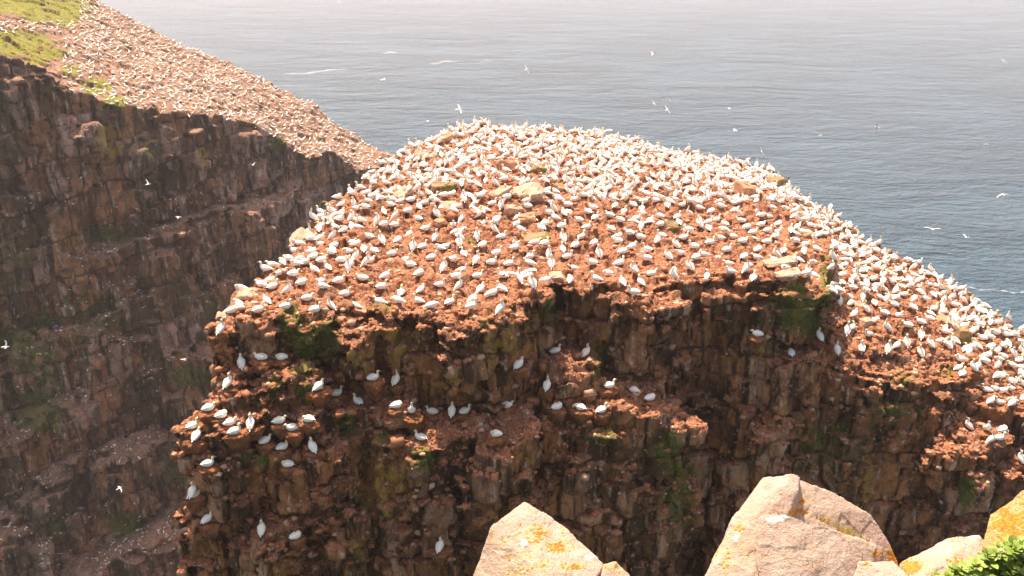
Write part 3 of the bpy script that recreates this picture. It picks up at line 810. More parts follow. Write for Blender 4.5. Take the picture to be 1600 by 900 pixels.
NECK_M = [0, 0, 1, 1, 1, 3, 3, 3]
def tilt(V, a, pivot):
    m = Matrix.Translation(pivot) @ Matrix.Rotation(-a, 4, 'Y') @ Matrix.Translation(-Vector(pivot))
    return [m @ v for v in V]
def gannet(pose, seg=12, wings=True, legs=False, pitch=0.0, lift=0.0, spread=False):
    rings = BODY + [(x, y, z, a * (1.28 if k < 5 else 1.1), b * (1.25 if k < 5 else 1.1)) for k, (x, y, z, a, b) in enumerate(NECKS[pose])]
    mats = [0] * len(BODY) + NECK_M[1:] if False else [0] * (len(BODY) - 1) + [0, 0, 1, 1, 1, 3, 3, 3]
    V, Fc, Mi = loft(rings, seg, mats)
    def add(v, f, m):
        b = len(V); V.extend(v); Fc.extend([tuple(i + b for i in q) for q in f]); Mi.extend(m)
    if wings and not spread:
        for s in (-1, 1):
            w = [(.15, s * .105, .21, .02, .05), (.08, s * .148, .21, .022, .08), (-.05, s * .150, .20, .022, .09), (-.18, s * .12, .185, .02, .07), (-.30, s * .075, .155, .016, .045), (-.40, s * .03, .135, .012, .022), (-.50, s * .012, .115, .005, .008)]
            add(*loft(w, 8, [0, 0, 0, 0, 2, 2, 2]))
    if spread:
        for s in (-1, 1):
            w = [(.10, s * .07, .23, .10, .02), (.14, s * .30, .34, .10, .016), (.12, s * .52, .42, .085, .012), (.0, s * .72, .45, .06, .008), (-.12, s * .88, .44, .015, .004)]
            add(*wing(w))
    if pitch: V = tilt(V, pitch, (0, 0, .12))
    V = [Vector((v.x * .88, v.y * 1.02, v.z + lift)) for v in V]
    if legs:
        for s in (-1, 1):
            l = [(.0, s * .045, .10 + lift, .016, .016), (.01, s * .05, .05, .010, .010), (.012, s * .052, .012, .011, .011), (.06, s * .055, .004, .03, .004)]
            b = len(V); v, f, m = loft(l, 6, [2, 2, 2]); V.extend(v); Fc.extend([tuple(i + b for i in q) for q in f]); Mi.extend([2] * len(m))
    return V, Fc, Mi
def wing(w):
    """w: (x, y, z, half chord, thickness) from root to tip; black at the tip"""
    V, Fc, Mi = [], [], []
    for (x, y, z, c, t) in w:
        for (cx, tz) in ((-1, 0), (-.3, 1), (.6, .9), (1, 0), (.6, -.5), (-.3, -.6)):
            V.append(Vector((x + cx * c, y, z + tz * t)))
    for k in range(len(w) - 1):
        for a in range(6):
            b = (a + 1) % 6
            Fc.append((k * 6 + a, k * 6 + b, (k + 1) * 6 + b, (k + 1) * 6 + a)); Mi.append(2 if k >= len(w) - 2 else 0)
    for k in (0, len(w) - 1):
        c = len(V); V.append(Vector(w[k][:3]))
        for a in range(6): Fc.append((k * 6 + a, k * 6 + (a + 1) % 6, c, c)); Mi.append(2 if k else 0)
    return V, Fc, Mi
def flyer(dihedral, seg=10, bank=0.0):
    rings = [(-.46, 0, 0, .012, .006), (-.36, 0, .0, .045, .02), (-.22, 0, .0, .07, .055), (-.05, 0, 0, .085, .08), (.12, 0, 0, .082, .08), (.25, 0, .005, .055, .055), (.33, 0, .01, .045, .045), (.39, 0, .01, .044, .044), (.44, 0, .005, .022, .022), (.50, 0, 0, .012, .012), (.54, 0, 0, .003, .003)]
    V, Fc, Mi = loft(rings, seg, [0, 0, 0, 0, 0, 0, 1, 1, 3, 3, 3])
    for s in (-1, 1):
        w = [(.08, s * .06, .03, .11, .02)]
        y, z = .06, .03
        for k, (dy, c, x) in enumerate(((.26, .10, .13), (.22, .085, .13), (.22, .06, .03), (.22, .012, -.12))):
            a = dihedral[k]
            y += dy * math.cos(a); z += dy * math.sin(a)
            w.append((x, s * y, z, c, .014 - .003 * k))
        v, f, m = wing(w)
        b = len(V); V.extend(v); Fc.extend([tuple(i + b for i in q) for q in f]); Mi.extend(m)
    return V, Fc, Mi
def bird_mesh(name, g):
    V, Fc, Mi = g
    me = bpy.data.meshes.new(name)
    me.from_pydata([tuple(v) for v in V], [], [f if f[2] != f[3] else f[:3] for f in Fc])
    me.polygons.foreach_set('material_index', Mi); me.polygons.foreach_set('use_smooth', [True] * len(Mi))
    for m in BIRD_M: me.materials.append(m)
    me.update()
    return me
POSES = {
    'up': dict(pose='up'), 'low': dict(pose='low'), 'side': dict(pose='side'), 'tuck': dict(pose='tuck'), 'down': dict(pose='down'),
    'stand': dict(pose='up', legs=True, pitch=0.55, lift=0.12), 'standside': dict(pose='side', legs=True, pitch=0.6, lift=0.12), 'sky': dict(pose='sky', legs=True, pitch=0.45, lift=0.10),
    'standlow': dict(pose='low', legs=True, pitch=0.3, lift=0.08), 'wings': dict(pose='up', legs=True, pitch=0.4, lift=0.1, spread=True)}
HI = {k: bird_mesh('gannet', gannet(**v)) for k, v in POSES.items()}
LO = {k: gannet(v['pose'], 7, False, False, v.get('pitch', 0), v.get('lift', 0), k == 'wings') for k, v in POSES.items()}
def arr(g):
    V = np.array([tuple(v) for v in g[0]]); Fq = np.array(g[1]); Mi = np.array(g[2])
    return V, Fq, Mi
LO = {k: arr(g) for k, g in LO.items()}
BSC = 1.13   # size of a gannet against the model above

def cast(o, x, y, z=60): 
    ok, loc, nn, _ = o.ray_cast(Vector((x, y, z)), Vector((0, 0, -1)))
    return (loc, nn) if ok else (None, None)
def cast_px(o, px, py):
    ok, loc, nn, _ = o.ray_cast(Vector((0, 0, 0)), ray(px, py).normalized())
    return (loc, nn) if ok else (None, None)
bpy.context.view_layer.update()

# birds on the ledges of the cliff: px, py of the body, where the head points (degrees, 0 = right, 90 = away, -90 = to the viewer), pose, label
LEDGE = [
 (347, 512, 60, 'stand', 'gannet perched on the very tip of the stack\'s outer corner'),
 (378, 565, 100, 'stand', 'gannet in blue shadow in the narrow recess below the outer corner'),
 (408, 558, 190, 'low', 'hunched gannet at the outer end of the short ledge below the corner'),
 (440, 558, 200, 'tuck', 'preening gannet at the inner end of the short ledge below the corner'),
 (357, 596, 60, 'stand', 'gannet standing atop the rounded block of the outer buttress'),
 (327, 637, 20, 'low', 'gannet with raised tail at the edge beside the rounded block'),
 (347, 648, 15, 'tuck', 'gannet tucked in just under the rounded block'),
 (302, 665, 30, 'up', 'outermost gannet of the buttress terrace'),
 (308, 680, 70, 'standlow', 'gannet with lowered wings just under the outermost one of the terrace'),
 (360, 660, 20, 'low', 'gannet facing inward behind another on the buttress terrace'),
 (367, 674, 25, 'up', 'gannet with head up on the brink of the buttress terrace'),
 (393, 660, 95, 'stand', 'gannet standing upright alone in the middle of the buttress terrace'),
 (437, 657, 10, 'low', 'gannet lying low at the back of the buttress terrace, first of three'),
 (457, 668, 190, 'low', 'gannet between two others at the back of the buttress terrace'),
 (482, 655, 175, 'tuck', 'gannet facing outward at the inner end of the buttress terrace'),
 (415, 688, 35, 'low', 'gannet leaning inward on the red mounds of the buttress terrace'),
 (442, 698, 15, 'up', 'gannet with stretched neck on the lowest red mound of the terrace'),
 (489, 696, 130, 'stand', 'gannet with its back turned on the mound at the terrace\'s inner end'),
 (449, 725, 175, 'tuck', 'resting gannet on the small shelf under the buttress terrace'),
 (325, 724, 15, 'up', 'gannet on the narrow shelf at the outer edge of the buttress'),
 (303, 765, 70, 'stand', 'upper one of two gannets at the lower outer edge of the buttress'),
 (303, 775, 40, 'low', 'lower one of two gannets at the lower outer edge of the buttress'),
 (325, 810, 35, 'standlow', 'gannet on a red knob near the foot of the buttress'),
 (410, 824, 95, 'stand', 'upright gannet on top of the mossy pillar low on the cliff'),
 (463, 837, 25, 'tuck', 'gannet bent over on the low shelf beside the mossy pillar'),
 (688, 850, 70, 'stand', 'lone gannet low on the cliff above the peaked rock'),
 (499, 603, 35, 'standlow', 'gannet leaning forward at the outer end of the upper dark ledge'),
 (526, 614, 20, 'up', 'gannet facing inward, second on the upper dark ledge'),
 (559, 627, 140, 'up', 'gannet in shade on the dark ledge, facing outward'),
 (583, 590, 20, 'up', 'gannet sitting in shade halfway up the wall'),
 (619, 590, 60, 'sky', 'gannet stretching its bill upward in the shade of the wall'),
 (620, 633, 10, 'tuck', 'gannet asleep on the first mound of the long middle ledge'),
 (643, 640, -80, 'stand', 'gannet facing the viewer on the long middle ledge'),
 (675, 643, 180, 'up', 'gannet facing outward among the five on the long middle ledge'),
 (706, 640, 80, 'stand', 'upright gannet fourth along the long middle ledge'),
 (727, 642, 25, 'up', 'gannet with raised head, last of the five in a row on the middle ledge'),
 (657, 683, 165, 'up', 'gannet alone on the weedy mound under the middle ledge'),
 (792, 633, 10, 'low', 'gannet alone at the inner end of the long middle ledge'),
 (775, 678, 190, 'tuck', 'resting gannet on the pale block under the inner end of the middle ledge'),
 (811, 568, 40, 'standlow', 'hunched gannet in shade on the bare wall, left of the stepped outcrop'),
 (868, 548, 20, 'up', 'gannet on the highest step of the outcrop, body level'),
 (916, 548, 45, 'stand', 'upright gannet on the highest step of the outcrop'),
 (855, 598, 65, 'sky', 'gannet stretching its neck at the outer face of the outcrop'),
 (952, 602, 20, 'up', 'gannet facing inward on the middle step of the outcrop'),
 (990, 609, -40, 'down', 'gannet bowing its head on the middle step of the outcrop'),
 (1016, 621, 15, 'tuck', 'gannet with tucked head at the inner end of the outcrop'),
 (871, 635, 15, 'tuck', 'round sleeping gannet on the lowest step of the outcrop'),
 (906, 636, 150, 'down', 'gannet with lowered head and spread tail on the lowest step'),
 (940, 640, 30, 'up', 'gannet with head up on the lowest step of the outcrop'),
 (832, 440, 110, 'stand', 'upright gannet pressed against its neighbour at the notch of the rim'),
 (783, 481, 30, 'stand', 'gannet stretching tall on the jutting lip of the rim'),
 (737, 478, 30, 'up', 'gannet sitting on the jutting lip of the rim'),
 (703, 472, 40, 'up', 'gannet on the rim next to the jutting lip'),
 (991, 456, 170, 'up', 'gannet alone on top of the pale pillar at the rim'),
 (1177, 434, 60, 'up', 'gannet on the small red shelf just below the rim'),
 (1226, 418, 200, 'tuck', 'gannet resting on the slab above the green mossy wall'),
 (1183, 521, 175, 'low', 'lone gannet on a weedy nest halfway down the dark wall'),
 (1236, 551, 80, 'tuck', 'gannet with tucked head in deep shade under the mossy wall'),
 (1279, 522, 110, 'stand', 'upright gannet in shade at the foot of the mossy wall'),
 (1323, 512, 70, 'stand', 'gannet in shadow below the slab of the lower shoulder'),
 (1306, 543, 100, 'stand', 'first upright gannet on the brink of the lower shoulder'),
 (1346, 541, 70, 'stand', 'second upright gannet on the brink of the lower shoulder'),
 (1387, 541, 60, 'stand', 'third upright gannet on the brink of the lower shoulder'),
 (1415, 531, 80, 'stand', 'gannet standing just back from the brink of the lower shoulder'),
 (1437, 547, 110, 'stand', 'gannet with dark trailing wings on the brink above the green tuft'),
 (1452, 533, 120, 'stand', 'gannet facing away behind the brink of the lower shoulder'),
 (1480, 535, 135, 'stand', 'gannet with long dark tail beside the dark cleft of the shoulder'),
 (1503, 583, 50, 'up', 'bright gannet low inside the dark cleft of the shoulder'),
 (1519, 570, 140, 'stand', 'gannet standing in shadow on the far side of the cleft'),
 (1512, 662, 150, 'stand', 'first of three gannets on the small spur under the shoulder'),
 (1541, 666, -90, 'stand', 'middle gannet of three on the small spur, bright and upright'),
 (1566, 670, 20, 'tuck', 'shaded gannet of three on the small spur, at its inner side'),
 (1594, 713, 100, 'stand', 'gannet on the dark wall below the small spur'),
 (1580, 594, 150, 'up', 'gannet sitting on the red slope beyond the cleft'),
]
def R6(l): return [(1280 + x / 5.0, 460 + y / 5.0, a, p) for x, y, a, p in l]
def RZ(ox, oy, l): return [(ox + x / 6.667, oy + y / 6.667, a, p) for x, y, a, p in l]
def R4(l): return [(260 + x / 3.0, 350 + y / 3.0, a, p) for x, y, a, p in l]
L_, R_ = 165, 20
TOP = RZ(560, 300, [(70,145,L_,'tuck'),(150,30,R_,'tuck'),(330,120,L_,'tuck'),(550,70,R_,'low'),(520,185,R_,'tuck'),(690,105,R_,'low'),(790,45,R_,'up'),(810,205,145,'stand'),(1040,140,R_,'up'),(1095,40,110,'stand'),(1280,25,R_,'low'),(1550,40,R_,'up'),(1400,110,R_,'up'),(1445,270,40,'up'),(985,335,-80,'up'),(620,270,160,'tuck'),(700,370,R_,'low'),(380,335,R_,'side'),(270,325,R_,'up'),(110,455,160,'tuck'),(245,480,120,'stand'),(415,495,45,'tuck'),(575,545,70,'stand'),(670,560,40,'up'),(805,455,60,'stand'),(900,565,10,'low'),(1050,505,100,'stand'),(1220,465,10,'up'),(1295,545,45,'tuck'),(1490,460,25,'up'),(60,590,90,'tuck'),(165,605,150,'up'),(355,635,15,'low'),(120,710,35,'low'),(545,750,170,'low'),(765,675,25,'up'),(895,765,50,'stand'),(635,840,35,'tuck'),(1100,640,120,'up'),(1235,690,50,'stand'),(1390,725,5,'side'),(1445,625,15,'up'),(1570,740,15,'up'),(1025,870,15,'up'),(1245,870,15,'up'),(1500,860,150,'up'),(45,890,170,'low'),(1250,210,40,'wings')])
TOP += RZ(780, 300, [(295,135,160,'up'),(600,40,165,'low'),(530,105,170,'up'),(715,120,170,'low'),(780,65,20,'up'),(520,205,155,'up'),(725,205,120,'tuck'),(925,195,130,'tuck'),(980,150,150,'low'),(825,280,150,'tuck'),(1000,260,40,'up'),(1150,230,165,'low'),(1060,45,150,'low'),(1210,135,60,'tuck'),(1300,195,60,'up'),(1190,30,20,'low'),(1390,120,140,'tuck'),(1505,85,10,'low'),(1485,165,80,'up'),(1430,265,30,'low'),(1255,280,160,'tuck'),(1480,330,70,'wings'),(185,325,50,'low'),(480,320,25,'up'),(440,370,130,'low'),(655,345,15,'side'),(910,360,30,'up'),(1160,375,130,'tuck'),(1355,415,170,'low'),(1470,460,170,'up'),(40,460,20,'up'),(665,460,110,'stand'),(850,455,30,'up'),(795,545,40,'up'),(990,525,45,'tuck'),(1230,500,170,'tuck'),(475,525,30,'side'),(165,570,15,'up'),(315,665,15,'up'),(140,730,15,'up'),(540,730,90,'stand'),(715,665,10,'up'),(965,725,170,'up'),(1035,620,110,'stand'),(1285,610,20,'low'),(1540,590,165,'up'),(1535,680,170,'up'),(1400,795,150,'stand'),(1130,840,175,'tuck'),(1580,845,20,'low'),(300,870,20,'up')])
TOP += RZ(1000, 300, [(60,90,10,'low'),(285,130,90,'up'),(200,240,155,'up'),(525,75,170,'low'),(440,120,40,'tuck'),(615,150,170,'low'),(840,130,165,'up'),(740,190,30,'tuck'),(390,250,40,'up'),(405,310,90,'tuck'),(215,325,15,'low'),(610,310,130,'stand'),(715,370,100,'tuck'),(505,380,170,'low'),(795,280,25,'up'),(880,325,130,'tuck'),(970,100,170,'low'),(1040,80,30,'up'),(1050,290,170,'low'),(1110,355,20,'tuck'),(1175,410,20,'low'),(1260,330,20,'low'),(1330,390,20,'up'),(1345,240,170,'low'),(1440,320,35,'tuck'),(1410,450,30,'up'),(1570,390,80,'up'),(460,465,25,'up'),(220,445,170,'up'),(30,465,170,'low'),(965,455,165,'up'),(365,530,145,'stand'),(730,515,10,'side'),(560,555,170,'up'),(905,590,15,'up'),(1070,500,15,'low'),(1320,510,5,'side'),(1230,590,40,'tuck'),(1495,605,60,'up'),(285,645,150,'sky'),(585,670,40,'up'),(510,755,140,'sky'),(1085,665,30,'tuck'),(135,840,60,'tuck')])
TOP += RZ(1150, 360, [(715,140,20,'low'),(610,95,170,'tuck'),(770,55,160,'up'),(925,30,20,'up'),(1110,145,150,'low'),(1130,235,160,'low'),(1230,150,20,'up'),(1290,110,170,'low'),(1320,240,40,'up'),(1440,280,150,'low'),(1130,350,20,'tuck'),(1260,345,30,'up'),(1320,405,30,'up'),(1450,370,170,'low'),(1010,550,165,'low'),(1095,535,130,'tuck'),(1210,585,150,'low'),(1110,450,20,'low'),(1230,480,170,'tuck'),(1330,480,160,'low'),(1430,490,30,'low'),(1540,440,30,'up'),(1530,510,60,'up'),(1345,610,160,'up'),(1460,565,20,'low')])
TOP += R6([(155,30,80,'stand'),(355,95,130,'stand'),(430,60,80,'tuck'),(505,135,140,'low'),(580,70,160,'low'),(730,90,110,'up'),(600,15,20,'low'),(790,205,140,'low'),(690,230,150,'low'),(860,180,140,'low'),(965,125,20,'tuck'),(980,280,150,'up'),(790,300,80,'stand'),(1130,235,10,'low'),(1250,225,160,'low'),(1270,330,170,'low'),(1340,400,10,'tuck'),(1440,385,30,'up'),(1380,290,20,'up'),(1520,300,160,'low'),(1430,475,170,'tuck'),(1560,505,20,'up'),(1290,510,155,'low'),(1050,70,160,'up'),(895,100,30,'up'),(1280,120,100,'up'),(1440,140,165,'low'),(1180,180,30,'up')])
TOP += R4([(385,288,R_,'up'),(447,280,L_,'low'),(490,262,R_,'low'),(500,290,40,'up'),(350,388,170,'tuck'),(433,400,40,'up'),(560,384,15,'up'),(635,272,30,'tuck'),(662,345,15,'low'),(700,398,15,'up'),(725,268,15,'up'),(808,262,20,'low'),(930,268,30,'tuck'),(838,325,15,'up'),(1010,290,20,'up'),(1100,320,90,'up'),(955,172,25,'up'),(925,115,60,'up'),(950,55,15,'tuck'),(865,85,15,'low'),(790,97,20,'low'),(770,128,170,'tuck'),(820,165,15,'low'),(730,165,20,'low'),(690,150,20,'tuck'),(650,175,20,'low'),(570,158,170,'tuck'),(595,230,20,'low'),(540,225,20,'low'),(680,62,20,'low'),(1315,368,20,'up')])

nest_V = []
def lump_mesh(name, rx, ry, rz, seed, down=0.0, sub=4):
    b = bmesh.new(); bmesh.ops.create_icosphere(b, subdivisions=sub, radius=1)
    me = bpy.data.meshes.new(name); b.to_mesh(me); b.free()
    V = get_v(me)
    V = V * (1 + 0.34 * fbm(V * 1.9 + seed, seed, 4)[:, None] + 0.14 * worley(V * 3.2 + seed, seed)[0][:, None])
    V[:, 2] = np.where(V[:, 2] > 0.55, 0.55 + (V[:, 2] - .55) * .2, V[:, 2])
    if down: V[:, 2] = np.where(V[:, 2] < 0, V[:, 2] * (1 + down), V[:, 2]); V[:, :2] *= np.where(V[:, 2] < 0, 1 - 0.35 * np.clip(-V[:, 2] / (1 + down), 0, 1), 1)[:, None]
    set_v(me, V * np.array([rx, ry, rz]))
    me.polygons.foreach_set('use_smooth', np.ones(len(me.polygons), dtype=bool)); me.materials.append(M['nest'])
    return me
NEST_BASE = None
NESTS = [lump_mesh('nest', .48 + .08 * (k % 3), .44, .30, 40 + k, 1.3) for k in range(6)]
singles = []   # (size, kind, data) of birds to stand as objects
def put_bird(loc, ang, pose, label, group, s=1.0, name='gannet'):
    o = bpy.data.objects.new(name, HI[pose]); C.objects.link(o)
    o.location = loc; o.rotation_euler = (rnd.uniform(-.05, .05), rnd.uniform(-.06, .06), R(ang + rnd.uniform(-8, 8)))
    o.scale = (BSC * s,) * 3
    tag(o, label, 'gannet', group)
    return o
taken = []
nnest = 0
RIMWORDS = {'tuck': 'with tucked head', 'low': 'with neck drawn in', 'up': 'with raised head', 'side': 'with head turned aside', 'stand': 'standing upright', 'sky': 'stretching its bill skyward', 'down': 'bowing its head', 'standlow': 'standing hunched', 'wings': 'with spread wings', 'standside': 'standing with head turned'}
for k, (px, py, ang, pose, label) in enumerate(LEDGE):
    off = {'stand': 10, 'sky': 11, 'standlow': 8}.get(pose, 5)
    loc, nn = cast_px(stack, px, py + off)
    for extra in (4, 8, -4, 12):
        if loc is None or nn.z < 0.2:
            l2, n2 = cast_px(stack, px, py + off + extra)
            if l2 is not None and (loc is None or n2.z > nn.z) and l2.y < 62: loc, nn = l2, n2
    if loc is None or loc.y > 62: loc = W(px, py + off, 42); nn = Vector((0, -1, 0))
    # keep the bird where the photograph shows it
    Dl = loc.y - (0.22 if nn.z < 0.4 else 0.05)
    for ddx, ddy in ((0, 0), (0, -6), (-7, -2), (7, -2)):
        lb, _n = cast_px(stack, px + ddx, py + ddy)
        if lb is not None and lb.y > loc.y - 2.5: Dl = min(Dl, lb.y - 0.16)
    foot = W(px, py + off, Dl)
    o = put_bird(foot, ang, pose, label, 'gannets on the ledges of the sea stack', 1.0)
    taken.append((foot.x, foot.y))
    on_top = py < 500 or (px > 1290 and py < 560) or k in (len(LEDGE) - 1,)
    if not on_top:
        nn_ = bpy.data.objects.new('nest', NESTS[k % 6]); C.objects.link(nn_)
        s = rnd.uniform(.85, 1.15)
        nn_.location = foot - Vector((0, -0.08, 0.15 * s)); nn_.rotation_euler = (0, 0, rnd.uniform(0, 6)); nn_.scale = (s, s, s)
        where = label.split(' ', 1)[1] if label.startswith('gannet ') else label.replace('gannet ', '', 1)
        tag(nn_, 'reddish nest mound under the ' + ' '.join(label.split()[:10]), 'nest', 'nest mounds on the cliff ledges')
lst = []
for (px, py, ang, pose) in TOP:
    if any((px - q[0]) ** 2 + ((py - q[1]) * 1.3) ** 2 < 81 for q in lst): continue
    if any((px - q[0]) ** 2 + ((py - q[1]) * 1.3) ** 2 < 81 for q in LEDGE): continue
    loc, nn = cast_px(stack, px, py + (9 if 'stand' in pose or pose in ('sky', 'wings') else 5))
    if loc is None or loc.y > 84: continue
    lst.append((px, py, ang, pose, loc))
lst.sort(key=lambda q: q[4].y)
room = 300 - 26 - len(LEDGE)
low_list = []
def zone(px, py):
    if px > 1300 or (px > 1270 and py > 420): return 'on the lower shoulder beyond the mossy wall', 'gannets on the lower shoulder'
    if px < 560: return 'on the outer corner slope of the stack', 'gannets on the outer corner slope'
    if px < 700: return 'on red earth between the outer corner and the jutting lip', 'gannets on the outer half of the red slope'
    if px < 800 and py > 330: return 'on red earth above the jutting lip', 'gannets above the jutting lip'
    if py < 345 and px < 930: return 'near the pile of broken slabs', 'gannets near the broken slabs'
    if px < 980: return 'on red earth between the slab pile and the rim', 'gannets between the slab pile and the rim'
    if px < 1130: return 'on red earth above the pale pillar of the rim', 'gannets above the pale pillar'
    return 'in the crowd above the mossy wall', 'gannets above the mossy wall'
for q in lst[:room]:
    px, py, ang, pose, loc = q
    z, grp = zone(px, py)
    put_bird(loc - Vector((0, 0, .02)), ang, pose, 'gannet ' + RIMWORDS[pose] + ' ' + z, grp)
    taken.append((loc.x, loc.y))
for q in lst[room:]:
    low_list.append((q[4], q[2], q[3] if q[3] in LO else 'up')); taken.append((q[4].x, q[4].y))

# the rest of the colony, one mass
grid = {}
def clear(x, y, r):
    i, j = int(math.floor(x)), int(math.floor(y))
    for a in (-1, 0, 1):
        for b in (-1, 0, 1):
            for (u, v) in grid.get((i + a, j + b), ()):
                if (u - x) ** 2 + (v - y) ** 2 < r * r: return False
    return True
def claim(x, y): grid.setdefault((int(math.floor(x)), int(math.floor(y))), []).append((x, y))
for x, y in taken: claim(x, y)
keys = ['up', 'up', 'low', 'low', 'low', 'tuck', 'tuck', 'side', 'stand', 'standside', 'sky', 'down', 'up', 'low', 'tuck', 'side'] * 3 + ['wings']
r2 = random.Random(77)
cnt = 0
while cnt < 26000:
    cnt += 1
    x = r2.uniform(-16, 46); y = r2.uniform(40, 84)
    r = r2.uniform(.50, .66)
    if not clear(x, y, r): continue
    loc, nn = cast(stack, x, y)
    if loc is None or nn.z < 0.45 or loc.z < -27.5: continue
    p = to_px(np.array([[loc.x, loc.y, loc.z]])); px, py = p[0][0], p[1][0]
    if px > 1850: continue
    listed = ((560 < px < 1240 and 318 < py) or (1150 < px < 1300 and 370 < py) or (380 < px < 700 and 425 < py) or (1280 < px < 1470 and 470 < py))
    if listed and (py > (484 if px < 800 else 445) and px < 1290 or not clear(x, y, r2.uniform(.9, 1.08))): continue
    if py > 500 and px < 1290: continue
    if px < 1490 and py > 546: continue
    if px < 1330 and py > 490: continue
    if 760 < px < 850 and 250 < py < 340 and r2.random() < .7: continue
    if loc.z < -24 and py > 585 and px < 1540: continue
    claim(x, y)
    low_list.append((loc, r2.choice((20, 10, 35, 60, 90, 120, 150, 165, 175, -20, -160)) + r2.uniform(-15, 15), r2.choice(keys)))
VV, FF, MM = [], [], []
base = 0
def add_low(g, loc, ang, s):
    global base
    V, Fq, Mi = g
    c, q = math.cos(R(ang)), math.sin(R(ang))
    X = (V[:, 0] * c - V[:, 1] * q) * s + loc[0]; Y = (V[:, 0] * q + V[:, 1] * c) * s + loc[1]; Z = V[:, 2] * s + loc[2] - .03
    VV.append(np.stack([X, Y, Z], 1)); FF.append(Fq + base); MM.append(Mi); base += len(V)
for loc, ang, pose in low_list: add_low(LO[pose], loc, ang, BSC * r2.uniform(.92, 1.08))
n_stack = len(low_list)
# headland slope
TINY = arr(loft([(-.42, 0, .10, .03, .02), (-.18, 0, .15, .11, .09), (.10, 0, .17, .12, .12), (.22, 0, .30, .05, .06), (.26, 0, .42, .05, .05), (.36, 0, .41, .012, .012)], 5, [0, 0, 0, 1, 1]))
cnt = 0; hb = 0; grid = {}; RX = [q[0] for q in H_RIM]; RY = [q[1] for q in H_RIM]
while cnt < 42000:
    cnt += 1
    px = r2.uniform(-30, 612); py = r2.uniform(-5, 300)
    if py < 60 and px < 125 and not (py > 34 and py < 52): continue
    if px < 100 and py > 52: continue
    if px < 190 and 60 < py and (py > 92 or px < 60) and r2.random() < .75: continue
    if py > np.interp(px, RX, RY) + 5: continue
    loc, nn = cast_px(headland, px, py)
    if loc is None or nn.z < 0.42: continue
    # denser towards the middle of the slope
    if not clear(loc.x, loc.y, r2.uniform(.75, 1.15)): continue
    claim(loc.x, loc.y)
    add_low(TINY, loc, r2.uniform(0, 360), BSC * r2.uniform(.9, 1.12)); hb += 1
    if hb > 5200: break
Va = np.concatenate(VV); Fa = np.concatenate(FF); Ma = np.concatenate(MM)
cm = bpy.data.meshes.new('gannet_colony')
k = np.where(Fa[:, 2] == Fa[:, 3], 3, 4)
Fl = Fa.ravel(); keep = np.ones(len(Fl), bool); keep[3::4] = (k == 4)
Fl = Fl[keep]
cm.vertices.add(len(Va)); cm.vertices.foreach_set('co', Va.astype(np.float32).ravel())
cm.loops.add(len(Fl)); cm.loops.foreach_set('vertex_index', Fl.astype(np.int32))
cm.polygons.add(len(k)); cm.polygons.foreach_set('loop_start', np.concatenate([[0], np.cumsum(k)[:-1]]).astype(np.int32))
cm.polygons.foreach_set('material_index', Ma.astype(np.int32)); cm.polygons.foreach_set('use_smooth', np.ones(len(k), bool))
cm.update(calc_edges=True); cm.validate()
tag(link('gannet_colony', cm, BIRD_M), 'dense white crowd of nesting gannets covering the stack top and the headland slope', 'gannets', kind='stuff')
print('singles', len(LEDGE) + min(room, len(lst)), 'list', len(lst), 'stack mass', n_stack, 'headland', hb)

# small white seabirds on the shaded ledges of the headland
VV, FF, MM = [], [], []; base = 0
cnt = 0; kb = 0
while cnt < 30000 and kb < 420:
    cnt += 1
    px = r2.uniform(0, 470); py = r2.uniform(250, 900)
    if px > 275 and py > 480: continue
    if vnoise(np.array([[px / 40., py / 26., 3.]]), 9)[0] < 0.1: continue
    loc, nn = cast_px(headland, px, py)
    if loc is None or nn.z < 0.45: continue
    add_low(TINY, loc, r2.uniform(0, 360), r2.uniform(.42, .62)); kb += 1
if VV:
    Va = np.concatenate(VV); Fa = np.concatenate(FF); Ma = np.concatenate(MM)
    km = bpy.data.meshes.new('kittiwakes')
    km.from_pydata(Va.tolist(), [], [tuple(f[:3]) if f[2] == f[3] else tuple(f) for f in Fa.tolist()])
    km.polygons.foreach_set('material_index', Ma)
    tag(link('kittiwake_flock', km, BIRD_M), 'tiny white seabirds lining the ledges of the shaded headland cliff', 'seabirds', kind='stuff')

